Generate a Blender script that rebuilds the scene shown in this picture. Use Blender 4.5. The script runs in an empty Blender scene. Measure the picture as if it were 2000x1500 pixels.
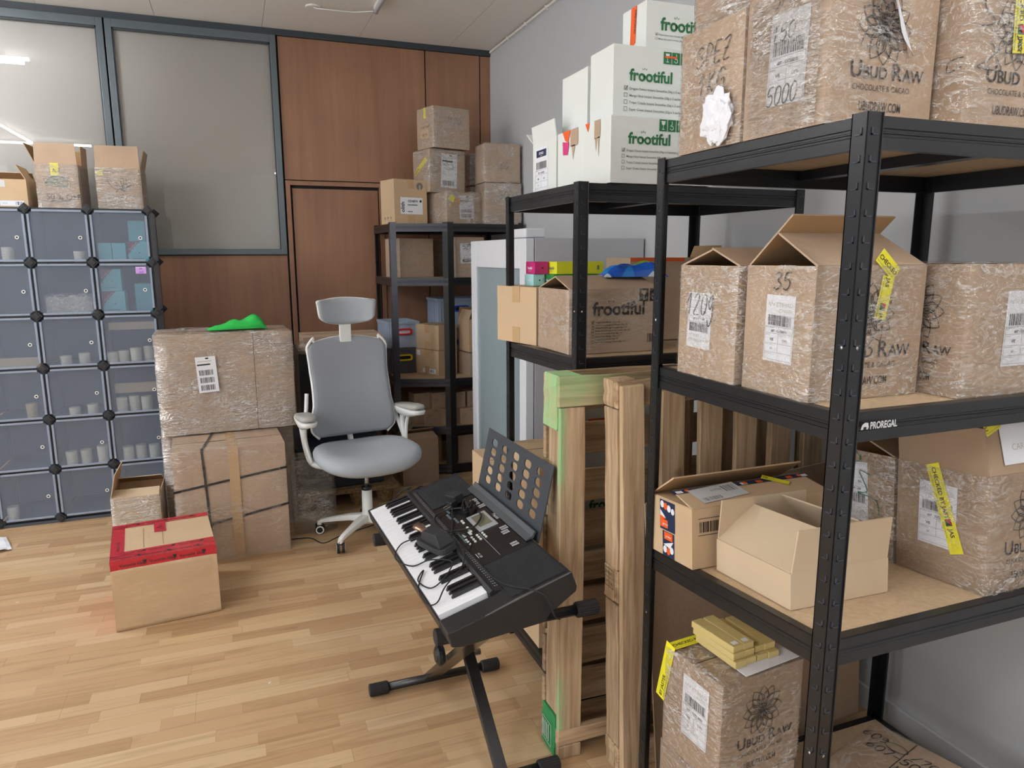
import bpy, bmesh, math, random
from mathutils import Vector, Matrix, noise
random.seed(7)
R = math.radians
S = bpy.context.scene
COL = S.collection
# ---------------------------------------------------------------- camera, world, lamps, exposure
cam = bpy.data.cameras.new('camera')
camo = bpy.data.objects.new('camera', cam)
COL.objects.link(camo)
cam.sensor_fit = 'HORIZONTAL'; cam.sensor_width = 36
cam.lens = 1397.3 / 2000 * 36
cam.clip_start = 0.05
_yaw, _pitch, _roll = 0.36505, 0.177046, -0.00288196
fw = Vector((math.sin(_yaw)*math.cos(_pitch), math.cos(_yaw)*math.cos(_pitch), -math.sin(_pitch)))
rt = fw.cross(Vector((0, 0, 1))).normalized(); up = rt.cross(fw)
r2 = rt*math.cos(_roll) + up*math.sin(_roll); u2 = -rt*math.sin(_roll) + up*math.cos(_roll)
m = Matrix((r2, u2, -fw)).transposed().to_4x4(); m.translation = Vector((0, 0, 1.568))
camo.matrix_world = m
S.camera = camo
S.view_settings.view_transform = 'Standard'; S.view_settings.look = 'None'
S.view_settings.gamma = 1; S.view_settings.use_curve_mapping = False
S.view_settings.exposure = 0.42
W = bpy.data.worlds.new('world'); S.world = W; W.use_nodes = True
bg = W.node_tree.nodes['Background']; bg.inputs[0].default_value = (0.94, 0.97, 1.0, 1); bg.inputs[1].default_value = 1.5

WALL_X = 1.975; WALL_Y = 5.63; CEIL = 3.145

# ---------------------------------------------------------------- materials
def newmat(name):
    mt = bpy.data.materials.new(name); mt.use_nodes = True
    nt = mt.node_tree; b = nt.nodes['Principled BSDF']
    return mt, nt, b
def rgb(c):
    return (c[0], c[1], c[2], 1)
def lin(r, g, b):
    f = lambda v: ((v/255+0.055)/1.055)**2.4 if v/255 > 0.04045 else v/255/12.92
    return (f(r), f(g), f(b))
def pm(name, col, rough=0.5, metal=0, spec=0.5, coat=0, emis=None, es=0, var=0.0, vscale=8, bump=0, bscale=40, stretch=None, alpha=None):
    mt, nt, b = newmat(name)
    b.inputs['Base Color'].default_value = rgb(col); b.inputs['Roughness'].default_value = rough
    b.inputs['Metallic'].default_value = metal; b.inputs['Specular IOR Level'].default_value = spec
    b.inputs['Coat Weight'].default_value = coat
    if emis:
        b.inputs['Emission Color'].default_value = rgb(emis); b.inputs['Emission Strength'].default_value = es
    L = nt.links.new
    if var or bump:
        tc = nt.nodes.new('ShaderNodeTexCoord'); mp = nt.nodes.new('ShaderNodeMapping')
        if stretch: mp.inputs['Scale'].default_value = stretch
        L(tc.outputs['Object'], mp.inputs[0])
    if var:
        n = nt.nodes.new('ShaderNodeTexNoise'); n.inputs['Scale'].default_value = vscale; n.inputs['Detail'].default_value = 5
        oi = nt.nodes.new('ShaderNodeObjectInfo'); n.noise_dimensions = '4D'
        mul = nt.nodes.new('ShaderNodeMath'); mul.operation = 'MULTIPLY'; mul.inputs[1].default_value = 50
        L(oi.outputs['Random'], mul.inputs[0]); L(mul.outputs[0], n.inputs['W'])
        L(mp.outputs[0], n.inputs['Vector'])
        mr = nt.nodes.new('ShaderNodeMapRange'); mr.inputs[3].default_value = 1-var; mr.inputs[4].default_value = 1+var
        mr.inputs[1].default_value = .3; mr.inputs[2].default_value = .7
        L(n.outputs[0], mr.inputs[0])
        mx = nt.nodes.new('ShaderNodeMix'); mx.data_type = 'RGBA'; mx.blend_type = 'MULTIPLY'; mx.inputs[0].default_value = 1
        mx.inputs[6].default_value = rgb(col)
        L(mr.outputs[0], mx.inputs[7]); L(mx.outputs[2], b.inputs['Base Color'])
    if bump:
        n2 = nt.nodes.new('ShaderNodeTexNoise'); n2.inputs['Scale'].default_value = bscale; n2.inputs['Detail'].default_value = 4
        L(mp.outputs[0], n2.inputs['Vector'])
        bp = nt.nodes.new('ShaderNodeBump'); bp.inputs['Strength'].default_value = bump; bp.inputs['Distance'].default_value = .01
        L(n2.outputs[0], bp.inputs['Height']); L(bp.outputs[0], b.inputs['Normal'])
    return mt

def ramp(nt, pts):
    r = nt.nodes.new('ShaderNodeValToRGB')
    e = r.color_ramp.elements
    e[0].position, e[0].color = pts[0][0], rgb(pts[0][1])
    e[1].position, e[1].color = pts[-1][0], rgb(pts[-1][1])
    for p, c in pts[1:-1]:
        k = e.new(p); k.color = rgb(c)
    return r

def wood(name, c1, c2, axis='z', scale=1.0, rough=.6, contrast=1.0, rnd=.25, knots=False, sheen=.3):
    mt, nt, b = newmat(name); L = nt.links.new
    tc = nt.nodes.new('ShaderNodeTexCoord'); mp = nt.nodes.new('ShaderNodeMapping')
    sc = {'x': (1.2, 22, 22), 'y': (22, 1.2, 22), 'z': (22, 22, 1.2)}[axis]
    mp.inputs['Scale'].default_value = tuple(v*scale for v in sc)
    L(tc.outputs['Object'], mp.inputs[0])
    oi = nt.nodes.new('ShaderNodeObjectInfo'); mul = nt.nodes.new('ShaderNodeMath'); mul.operation = 'MULTIPLY'; mul.inputs[1].default_value = 90
    L(oi.outputs['Random'], mul.inputs[0])
    n = nt.nodes.new('ShaderNodeTexNoise'); n.noise_dimensions = '4D'; n.inputs['Scale'].default_value = 1.0
    n.inputs['Detail'].default_value = 6; n.inputs['Roughness'].default_value = .62; n.inputs['Distortion'].default_value = .6
    L(mp.outputs[0], n.inputs['Vector']); L(mul.outputs[0], n.inputs['W'])
    r = ramp(nt, [(.5-.22*contrast, c1), (.5+.22*contrast, c2)]); L(n.outputs[0], r.inputs[0])
    n3 = nt.nodes.new('ShaderNodeTexNoise'); n3.noise_dimensions = '4D'; n3.inputs['Scale'].default_value = 2.2
    L(tc.outputs['Object'], n3.inputs['Vector']); L(mul.outputs[0], n3.inputs['W'])
    mr = nt.nodes.new('ShaderNodeMapRange'); mr.inputs[1].default_value = .3; mr.inputs[2].default_value = .7
    mr.inputs[3].default_value = .86; mr.inputs[4].default_value = 1.12
    L(n3.outputs[0], mr.inputs[0])
    mr2 = nt.nodes.new('ShaderNodeMapRange'); mr2.inputs[3].default_value = 1-rnd; mr2.inputs[4].default_value = 1+rnd*.6
    L(oi.outputs['Random'], mr2.inputs[0])
    mm = nt.nodes.new('ShaderNodeMath'); mm.operation = 'MULTIPLY'; L(mr.outputs[0], mm.inputs[0]); L(mr2.outputs[0], mm.inputs[1])
    mx = nt.nodes.new('ShaderNodeMix'); mx.data_type = 'RGBA'; mx.blend_type = 'MULTIPLY'; mx.inputs[0].default_value = 1
    L(r.outputs[0], mx.inputs[6]); L(mm.outputs[0], mx.inputs[7])
    out = mx.outputs[2]
    if knots:
        v = nt.nodes.new('ShaderNodeTexVoronoi'); v.voronoi_dimensions = '4D'; v.inputs['Scale'].default_value = 4.5
        L(tc.outputs['Object'], v.inputs['Vector']); L(mul.outputs[0], v.inputs['W'])
        kr = ramp(nt, [(0.0, (.12, .07, .04)), (.07, (.35, .24, .16)), (.12, (1, 1, 1))]); L(v.outputs['Distance'], kr.inputs[0])
        mk = nt.nodes.new('ShaderNodeMix'); mk.data_type = 'RGBA'; mk.blend_type = 'MULTIPLY'; mk.inputs[0].default_value = .8
        L(out, mk.inputs[6]); L(kr.outputs[0], mk.inputs[7]); out = mk.outputs[2]
    L(out, b.inputs['Base Color'])
    b.inputs['Roughness'].default_value = rough; b.inputs['Specular IOR Level'].default_value = sheen
    bp = nt.nodes.new('ShaderNodeBump'); bp.inputs['Strength'].default_value = .25 if knots else .05; bp.inputs['Distance'].default_value = .004
    L(n.outputs[0], bp.inputs['Height']); L(bp.outputs[0], b.inputs['Normal'])
    return mt

def floor_mat():
    mt, nt, b = newmat('laminate'); L = nt.links.new; N = nt.nodes.new
    g = N('ShaderNodeNewGeometry'); sep = N('ShaderNodeSeparateXYZ'); L(g.outputs['Position'], sep.inputs[0])
    def M(op, a, bb=None, c=None):
        k = N('ShaderNodeMath'); k.operation = op
        for i, v in enumerate((a, bb, c)):
            if v is None: continue
            if isinstance(v, (int, float)): k.inputs[i].default_value = v
            else: L(v, k.inputs[i])
        return k.outputs[0]
    ys = M('DIVIDE', M('SUBTRACT', sep.outputs[1], .9), .0643)
    row = M('FLOOR', ys)
    wn = N('ShaderNodeTexWhiteNoise'); wn.noise_dimensions = '1D'; L(row, wn.inputs['W'])
    xs = M('ADD', M('DIVIDE', sep.outputs[0], .43), M('MULTIPLY', wn.outputs['Value'], 7.0))
    # uneven strip lengths
    xs2 = M('ADD', xs, M('MULTIPLY', M('SINE', M('MULTIPLY', xs, 2.7)), .28))
    pc = M('FLOOR', xs2)
    cb = N('ShaderNodeCombineXYZ'); L(pc, cb.inputs[0]); L(row, cb.inputs[1])
    w2 = N('ShaderNodeTexWhiteNoise'); w2.noise_dimensions = '2D'; L(cb.outputs[0], w2.inputs['Vector'])
    cr = ramp(nt, [(0, lin(176, 143, 106)), (.3, lin(188, 156, 119)), (.65, lin(196, 166, 128)), (1, lin(206, 180, 144))])
    L(w2.outputs['Value'], cr.inputs[0])
    mp = N('ShaderNodeMapping'); mp.inputs['Scale'].default_value = (1.6, 26, 1)
    L(g.outputs['Position'], mp.inputs[0])
    off = N('ShaderNodeVectorMath'); off.operation = 'ADD'; L(mp.outputs[0], off.inputs[0])
    sc = N('ShaderNodeVectorMath'); sc.operation = 'SCALE'; sc.inputs['Scale'].default_value = 30
    L(w2.outputs['Color'], sc.inputs[0]); L(sc.outputs[0], off.inputs[1])
    n = N('ShaderNodeTexNoise'); n.inputs['Scale'].default_value = 1; n.inputs['Detail'].default_value = 6; n.inputs['Distortion'].default_value = 1.2
    L(off.outputs[0], n.inputs['Vector'])
    gr = ramp(nt, [(.3, (.72, .66, .6)), (.5, (1, 1, 1)), (.7, (1.0, .97, .93))]); L(n.outputs[0], gr.inputs[0])
    mx = N('ShaderNodeMix'); mx.data_type = 'RGBA'; mx.blend_type = 'MULTIPLY'; mx.inputs[0].default_value = .75
    L(cr.outputs[0], mx.inputs[6]); L(gr.outputs[0], mx.inputs[7])
    # thin dark line between strips
    fy = M('FRACT', ys); fx = M('FRACT', xs2)
    ly = M('LESS_THAN', fy, .02); lx = M('LESS_THAN', fx, .004)
    ln = M('MULTIPLY', M('MAXIMUM', ly, lx), .35)
    md = N('ShaderNodeMix'); md.data_type = 'RGBA'; L(ln, md.inputs[0]); L(mx.outputs[2], md.inputs[6]); md.inputs[7].default_value = (.13, .08, .04, 1)
    L(md.outputs[2], b.inputs['Base Color'])
    b.inputs['Roughness'].default_value = .38; b.inputs['Specular IOR Level'].default_value = .45
    return mt

def stained(mt, name, expr):
    m2 = mt.copy(); m2.name = name; nt = m2.node_tree; L = nt.links.new; N = nt.nodes.new; b = nt.nodes['Principled BSDF']
    src = b.inputs['Base Color'].links[0].from_socket
    tc = N('ShaderNodeTexCoord'); sp = N('ShaderNodeSeparateXYZ'); L(tc.outputs['Object'], sp.inputs[0])
    n = N('ShaderNodeTexNoise'); n.inputs['Scale'].default_value = 9; n.inputs['Detail'].default_value = 5; L(tc.outputs['Object'], n.inputs['Vector'])
    def ms(sock, a, c, x0, x1):
        k = N('ShaderNodeMapRange'); k.inputs[1].default_value = x0; k.inputs[2].default_value = x1; k.inputs[3].default_value = a; k.inputs[4].default_value = c; L(sock, k.inputs[0]); return k.outputs[0]
    def M(op, a, c):
        k = N('ShaderNodeMath'); k.operation = op; k.use_clamp = op != 'ADD'
        for i, v in enumerate((a, c)):
            if isinstance(v, (int, float)): k.inputs[i].default_value = v
            else: L(v, k.inputs[i])
        return k.outputs[0]
    tot = None
    for (x0, x1, z0, z1) in expr:
        q = M('MULTIPLY', ms(sp.outputs[0], 1, 0, x0, x1), ms(sp.outputs[2], 0, 1, z0, z1)); tot = q if tot is None else M('MAXIMUM', tot, q)
    nz = ms(n.outputs[0], .35, 1.25, .3, .7); fac = M('MULTIPLY', tot, nz)
    mx = N('ShaderNodeMix'); mx.data_type = 'RGBA'; L(M('MULTIPLY', fac, .80), mx.inputs[0]); L(src, mx.inputs[6]); mx.inputs[7].default_value = rgb(lin(136, 200, 140))
    L(mx.outputs[2], b.inputs['Base Color']); return m2
def film_mat(name='stretch_film', amt=.30, sx=3, sy=30, sz=12, strength=.9):
    """clear wrinkled plastic: transparent body, glossy creases, glints painted in white"""
    mt, nt, b = newmat(name); L = nt.links.new; N = nt.nodes.new
    out = nt.nodes['Material Output']
    def M(op, a, bb=None, cl=False):
        k = N('ShaderNodeMath'); k.operation = op; k.use_clamp = cl
        for i, v in enumerate((a, bb)):
            if v is None: continue
            if isinstance(v, (int, float)): k.inputs[i].default_value = v
            else: L(v, k.inputs[i])
        return k.outputs[0]
    tc = N('ShaderNodeTexCoord')
    oi = N('ShaderNodeObjectInfo'); w = M('MULTIPLY', oi.outputs['Random'], 37)
    def layer(rot, scale, detail, dist, sc):
        mp = N('ShaderNodeMapping'); mp.inputs['Scale'].default_value = scale; mp.inputs['Rotation'].default_value = rot
        L(tc.outputs['Object'], mp.inputs[0])
        n = N('ShaderNodeTexNoise'); n.noise_dimensions = '4D'; n.inputs['Scale'].default_value = sc; n.inputs['Detail'].default_value = detail
        n.inputs['Distortion'].default_value = dist; n.inputs['Roughness'].default_value = .55
        L(mp.outputs[0], n.inputs['Vector']); L(w, n.inputs['W']); return n.outputs[0]
    n1 = layer((.35, .5, .25), (sx, sx, sz), 4, 1.6, sy/13)
    n2 = layer((-.5, .3, .9), (sx*1.4, sx*1.4, sz*.8), 3, 2.0, sy/9)
    big = layer((0, 0, 0), (1, 1, 1), 2, .5, 5.5)
    def ridge(n, wd): return M('SUBTRACT', 1, M('MULTIPLY', M('ABSOLUTE', M('SUBTRACT', n, .5)), 1/wd), True)
    r1 = M('POWER', ridge(n1, .036), 1.1); r2 = M('POWER', ridge(n2, .030), 1.2)
    patch = N('ShaderNodeMapRange'); patch.inputs[1].default_value = .38; patch.inputs[2].default_value = .62; L(big, patch.inputs[0])
    rr = M('MULTIPLY', M('ADD', r1, r2, True), M('ADD', .25, M('MULTIPLY', patch.outputs[0], .75)))
    bp = N('ShaderNodeBump'); bp.inputs['Strength'].default_value = strength; bp.inputs['Distance'].default_value = .02
    L(M('ADD', n1, M('MULTIPLY', n2, .7)), bp.inputs['Height'])
    b.inputs['Base Color'].default_value = (.92, .91, .90, 1); b.inputs['Roughness'].default_value = .16
    b.inputs['Specular IOR Level'].default_value = 1.0; b.inputs['IOR'].default_value = 1.8
    L(bp.outputs[0], b.inputs['Normal'])
    g2 = N('ShaderNodeBsdfGlossy'); g2.inputs['Roughness'].default_value = .09; L(bp.outputs[0], g2.inputs['Normal'])
    tr = N('ShaderNodeBsdfTransparent'); tr.inputs[0].default_value = (.97, .965, .96, 1)
    # sheen everywhere, painted white glints along the creases on top
    mg = N('ShaderNodeMixShader'); L(M('ADD', amt*.30, M('MULTIPLY', patch.outputs[0], amt*.35)), mg.inputs[0]); L(tr.outputs[0], mg.inputs[1]); L(g2.outputs[0], mg.inputs[2])
    mx = N('ShaderNodeMixShader'); L(M('MULTIPLY', rr, min(.95, amt*2.1)), mx.inputs[0]); L(mg.outputs[0], mx.inputs[1]); L(b.outputs[0], mx.inputs[2])
    L(mx.outputs[0], out.inputs[0])
    return mt

def glass_mat(name='clear_glass', tint=(1, 1, 1), ior=1.5, rough=0.0, painted_sheen=0):
    mt, nt, b = newmat(name); L = nt.links.new; N = nt.nodes.new
    out = nt.nodes['Material Output']; nt.nodes.remove(b)
    tr = N('ShaderNodeBsdfTransparent'); tr.inputs[0].default_value = rgb(tint)
    g = N('ShaderNodeBsdfGlossy'); g.inputs['Roughness'].default_value = rough
    fr = N('ShaderNodeFresnel'); fr.inputs[0].default_value = ior
    mx = N('ShaderNodeMixShader'); L(fr.outputs[0], mx.inputs[0]); L(tr.outputs[0], mx.inputs[1]); L(g.outputs[0], mx.inputs[2])
    o_ = mx.outputs[0]
    if painted_sheen:
        df = N('ShaderNodeBsdfDiffuse'); df.inputs[0].default_value = (.62, .73, .77, 1); m2 = N('ShaderNodeMixShader'); m2.inputs[0].default_value = painted_sheen  # pale blue diffuse stands in for reflections on the pane
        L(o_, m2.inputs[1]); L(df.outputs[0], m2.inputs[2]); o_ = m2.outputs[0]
    L(o_, out.inputs[0]); return mt

def frosted_mat():
    mt, nt, b = newmat('frosted_plastic'); L = nt.links.new; N = nt.nodes.new
    out = nt.nodes['Material Output']; nt.nodes.remove(b)
    tr = N('ShaderNodeBsdfTransparent'); tr.inputs[0].default_value = (.97, .985, 1, 1)
    rf = N('ShaderNodeBsdfRefraction'); rf.inputs['IOR'].default_value = 1.12; rf.inputs['Roughness'].default_value = .22; rf.inputs[0].default_value = (.96, .98, 1, 1)
    d = N('ShaderNodeBsdfPrincipled'); d.inputs['Base Color'].default_value = rgb(lin(158, 169, 188)); d.inputs['Roughness'].default_value = .33
    d.inputs['Specular IOR Level'].default_value = .6
    tc = N('ShaderNodeTexCoord'); n = N('ShaderNodeTexNoise'); n.inputs['Scale'].default_value = 5; L(tc.outputs['Object'], n.inputs['Vector'])
    bp = N('ShaderNodeBump'); bp.inputs['Strength'].default_value = .12; bp.inputs['Distance'].default_value = .05; L(n.outputs[0], bp.inputs['Height'])
    L(bp.outputs[0], d.inputs['Normal'])
    m1 = N('ShaderNodeMixShader'); m1.inputs[0].default_value = .42; L(tr.outputs[0], m1.inputs[1]); L(rf.outputs[0], m1.inputs[2])
    m2 = N('ShaderNodeMixShader'); m2.inputs[0].default_value = .24; L(m1.outputs[0], m2.inputs[1]); L(d.outputs[0], m2.inputs[2])
    L(m2.outputs[0], out.inputs[0]); return mt

KRAFT = pm('kraft_cardboard', lin(184, 161, 139), .85, spec=.15, var=.09, vscale=5, bump=.08, bscale=60)
KRAFT2 = pm('tan_cardboard', lin(200, 174, 142), .8, spec=.2, var=.06, vscale=4, bump=.06, bscale=60)
KRAFT3 = pm('pale_cardboard', lin(204, 184, 156), .8, spec=.2, var=.05, vscale=4, bump=.05, bscale=60)
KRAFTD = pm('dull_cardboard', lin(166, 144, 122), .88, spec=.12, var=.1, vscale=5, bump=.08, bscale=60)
KRAFT_IN = pm('cardboard_inside', lin(176, 144, 108), .9, spec=.1, var=.06, vscale=6)
WHITEC = pm('white_cardboard', lin(224, 229, 226), .7, spec=.25, var=.03, vscale=3)
TAPE = pm('packing_tape', lin(194, 162, 122), .25, spec=.6, var=.05, vscale=20)
CLEART = pm('clear_tape', lin(205, 180, 148), .15, spec=.8)
PAPER = pm('white_paper', lin(232, 234, 242), .6, spec=.3, bump=.08, bscale=14)
PAPER2 = pm('grey_paper', lin(205, 208, 212), .6)
INK = pm('black_ink', (.015, .015, .018), .5)
INKG = pm('grey_ink', lin(120, 118, 116), .6)
INKP = pm('pale_ink', lin(196, 190, 178), .6)
INKB = pm('dark_print', lin(42, 36, 34), .6)
PEN = pm('marker_pen', lin(48, 48, 50), .5)
PENG = pm('green_marker', lin(60, 120, 100), .5)
GREENP = pm('green_print', lin(32, 108, 62), .6)
YELT = pm('yellow_tape', lin(240, 232, 50), .4, spec=.5)
REDT = pm('red_tape', lin(188, 30, 48), .25, spec=.7, bump=.35, bscale=25)
ORNG = pm('orange_tape', lin(238, 96, 30), .4)
NAVY = pm('navy_print', lin(32, 46, 78), .45)
PINK = pm('pink_paint', lin(214, 60, 130), .5)
BLACKM = pm('black_steel', lin(21, 23, 26), .34, metal=.0, spec=.55, var=.1, vscale=3)
BLACKM2 = pm('sheen_painted_black_steel', lin(56, 58, 70), .28, spec=.6)  # bluish reflected light on the corner rack, painted into a lighter steel colour
STEEL = pm('bare_steel', lin(190, 190, 188), .25, metal=.9)
BOARD = pm('hardboard', lin(192, 168, 138), .8, spec=.15, var=.1, vscale=90, bump=.1, bscale=200)
BOARDD = pm('brown_hardboard', lin(152, 130, 108), .85, spec=.1, var=.08, vscale=120)
BLACKP = pm('black_plastic', (.012, .013, .015), .35, spec=.5)
BLACKPM = pm('matte_black_plastic', lin(38, 40, 44), .55, spec=.4, bump=.1, bscale=300)
BLACKR = pm('black_rubber', (.012, .012, .013), .7)
WHITEP = pm('white_plastic', lin(232, 234, 232), .3, spec=.5)
GREYP = pm('grey_plastic', lin(150, 150, 148), .45)
GREYW = pm('grey_wall_paint', lin(190, 193, 196), .85, spec=.2, var=.015, vscale=2, bump=.03, bscale=150)
FABRIC = pm('grey_mesh_fabric', lin(150, 155, 162), .85, spec=.15, var=.05, vscale=3, bump=.12, bscale=350)
SEATF = pm('light_grey_fabric', lin(168, 175, 182), .8, spec=.2, var=.05, vscale=3, bump=.08, bscale=300)
LAMF = floor_mat()
WALNUT = wood('brown_veneer', lin(136, 98, 76), lin(160, 120, 94), 'z', .7, .42, 1.3, .05, sheen=.4)
PINE = wood('pallet_wood', lin(156, 128, 98), lin(212, 188, 156), 'z', 2.4, .85, .80, .20, knots=True, sheen=.12)
PINEX = wood('pallet_wood_cross', lin(140, 112, 86), lin(204, 178, 146), 'x', 2.4, .85, .80, .25, knots=True, sheen=.12)
GREENW = stained(PINE, 'green_stained_wood', [(.30, .31, .5, .9)])
GREENB = stained(PINEX, 'green_stained_board', [(.06, .30, 1.02, 1.30)])
GREENR = stained(PINE, 'green_stained_runner', [(.002, .022, .80, 1.0), (.002, .028, .34, .20)])
GREENW2 = pm('green_painted_wood', lin(56, 136, 82), .7, spec=.2, var=.12, vscale=12)
FRAMEG = pm('grey_aluminium', lin(96, 106, 112), .35, metal=.3, spec=.5)
TRIMD = pm('dark_trim_paint', lin(52, 60, 66), .5)
BLINDM = pm('grey_blind', lin(212, 210, 205), .8, spec=.2, var=.02, vscale=2, bump=.03, bscale=300)
CEILM = pm('ceiling_board', lin(236, 233, 227), .9, spec=.1, var=.03, vscale=60, bump=.2, bscale=160)
FILM = film_mat('stretch_film', .24, 5, 26, 16, .9)
FILMH = film_mat('heavy_stretch_film', .50, 4, 30, 22, 1.0)
FILML = film_mat('light_stretch_film', .14, 4, 20, 14, .7)
GLASS = glass_mat('clear_glass', (.99, .99, .99), 1.5, .0)
GLASSF = glass_mat('fridge_glass', (.88, .95, .97), 1.7, .05, painted_sheen=.30)  # door reflections painted in as a pale blue veil
FROST = frosted_mat()
FROSTE = pm('frosted_plastic_rim', lin(140, 152, 172), .3, spec=.6)
LEDM = pm('lit_tube', (1, 1, 1), .5, emis=(0.97, 0.985, 1.0), es=75)
CREAM = pm('cream_paper', lin(236, 232, 214), .6)
TEAL = pm('teal_print', lin(120, 206, 220), .5)
CRATEM = pm('blue_grey_plastic', lin(168, 184, 206), .45, spec=.4)
CRATED = pm('dark_grey_plastic', lin(84, 88, 94), .5)
REDP = pm('red_plastic', lin(206, 24, 34), .4)
YELP = pm('yellow_plastic', lin(232, 206, 30), .4)
BLUEP = pm('blue_plastic', lin(28, 70, 190), .4)
GOLDP = pm('gold_wrap', lin(206, 186, 124), .45, spec=.5, bump=.2, bscale=40)
GREENF = pm('green_fabric', lin(34, 180, 74), .8, bump=.15, bscale=40)

# ---------------------------------------------------------------- object helpers
def tag(o, label=None, cat=None, group=None, kind=None):
    if label: o['label'] = label
    if cat: o['category'] = cat
    if group: o['group'] = group
    if kind: o['kind'] = kind
    return o
def empty(name, loc=(0, 0, 0), rz=0, rot=None):
    o = bpy.data.objects.new(name, None); COL.objects.link(o); o.empty_display_size = .05
    o.location = loc; o.rotation_euler = rot if rot else (0, 0, rz); return o
def copy_tree(o, parent=None):
    c = o.copy(); COL.objects.link(c)
    if parent: c.parent = parent
    for ch in list(o.children): copy_tree(ch, c)
    return c

class MB:
    def __init__(s): s.v = []; s.f = []; s.m = []
    def face(s, idx, m=0): s.f.append(tuple(idx)); s.m.append(m)
    def add(s, vs, fs, m=0, mat=None):
        b = len(s.v)
        if mat is None: s.v += [Vector(p) for p in vs]
        else: s.v += [mat @ Vector(p) for p in vs]
        for f in fs: s.f.append(tuple(i+b for i in f)); s.m.append(m)
        return s
    def box(s, x0, x1, y0, y1, z0, z1, m=0, mat=None):
        vs = [(x0, y0, z0), (x1, y0, z0), (x1, y1, z0), (x0, y1, z0), (x0, y0, z1), (x1, y0, z1), (x1, y1, z1), (x0, y1, z1)]
        fs = [(0, 3, 2, 1), (4, 5, 6, 7), (0, 1, 5, 4), (1, 2, 6, 5), (2, 3, 7, 6), (3, 0, 4, 7)]
        return s.add(vs, fs, m, mat)
    def prism(s, poly, z0, z1, m=0, mat=None):
        n = len(poly)
        vs = [(p[0], p[1], z0) for p in poly] + [(p[0], p[1], z1) for p in poly]
        fs = [tuple(range(n-1, -1, -1)), tuple(range(n, 2*n))] + [(i, (i+1) % n, n+(i+1) % n, n+i) for i in range(n)]
        return s.add(vs, fs, m, mat)
    def tube(s, pts, r, n=8, m=0, mat=None, closed=False, sq=None):
        pts = [Vector(p) for p in pts]; k = len(pts)
        rs = r if isinstance(r, (list, tuple)) else [r]*k
        ref = None; vs = []
        for i, p in enumerate(pts):
            a = pts[i-1] if i > 0 else (pts[-1] if closed else pts[0]); c = pts[(i+1) % k] if (i < k-1 or closed) else pts[-1]
            t = (c-a)
            if t.length < 1e-9: t = Vector((0, 0, 1))
            t.normalize()
            if ref is None:
                ref = Vector((0, 0, 1)) if abs(t.z) < .9 else Vector((1, 0, 0))
            u = (ref - t*ref.dot(t))
            if u.length < 1e-5: u = Vector((1, 0, 0)).cross(t)
            u.normalize(); w = t.cross(u); ref = u
            for j in range(n):
                if sq:   # rectangular section
                    q = [(-1, -1), (1, -1), (1, 1), (-1, 1)][j]
                    vs.append(p + u*q[0]*sq[0]*rs[i] + w*q[1]*sq[1]*rs[i])
                else:
                    an = 2*math.pi*j/n
                    vs.append(p + (u*math.cos(an) + w*math.sin(an))*rs[i])
        fs = []
        for i in range(k if closed else k-1):
            for j in range(n):
                a = i*n+j; bb = i*n+(j+1) % n; c = ((i+1) % k)*n+(j+1) % n; d = ((i+1) % k)*n+j
                fs.append((a, bb, c, d))
        if not closed:
            fs.append(tuple(range(n-1, -1, -1))); fs.append(tuple(range((k-1)*n, k*n)))
        return s.add(vs, fs, m, mat)
    def lathe(s, prof, n=20, m=0, mat=None):
        vs = []
        for (r, z) in prof:
            for j in range(n):
                a = 2*math.pi*j/n; vs.append((r*math.cos(a), r*math.sin(a), z))
        k = len(prof); fs = []
        for i in range(k-1):
            for j in range(n):
                fs.append((i*n+j, i*n+(j+1) % n, (i+1)*n+(j+1) % n, (i+1)*n+j))
        fs.append(tuple(range(n-1, -1, -1))); fs.append(tuple(range((k-1)*n, k*n)))
        return s.add(vs, fs, m, mat)
    def build(s, name, mats, parent=None, loc=None, rot=None, smooth=False, bevel=0, seg=2, solid=0, sub=0, autos=None):
        me = bpy.data.meshes.new(name)
        me.from_pydata([tuple(v) for v in s.v], [], s.f)
        if not isinstance(mats, (list, tuple)): mats = [mats]
        for mt in mats: me.materials.append(mt)
        if len(mats) > 1: me.polygons.foreach_set('material_index', s.m)
        if smooth: me.polygons.foreach_set('use_smooth', [True]*len(me.polygons))
        me.update()
        o = bpy.data.objects.new(name, me); COL.objects.link(o)
        if parent: o.parent = parent
        if loc: o.location = loc
        if rot: o.rotation_euler = rot
        if solid:
            md = o.modifiers.new('solid', 'SOLIDIFY'); md.thickness = solid; md.offset = 0
        if bevel:
            md = o.modifiers.new('bevel', 'BEVEL'); md.width = bevel; md.segments = seg; md.limit_method = 'ANGLE'; md.angle_limit = R(40)
            if smooth is False and bevel:
                pass
        if sub:
            md = o.modifiers.new('sub', 'SUBSURF'); md.levels = sub; md.render_levels = sub
        return o

def catmull(pts, k=6, closed=False):
    P = [Vector(p) for p in pts]; n = len(P); out = []
    for i in range(n if closed else n-1):
        if closed: a, b, c, d = P[i-1], P[i], P[(i+1) % n], P[(i+2) % n]
        else: a, b, c, d = P[max(i-1, 0)], P[i], P[i+1], P[min(i+2, n-1)]
        for j in range(k):
            t = j/k
            out.append(.5*((2*b) + (c-a)*t + (2*a-5*b+4*c-d)*t*t + (-a+3*b-3*c+d)*t**3))
    if not closed: out.append(P[-1])
    return out

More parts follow.
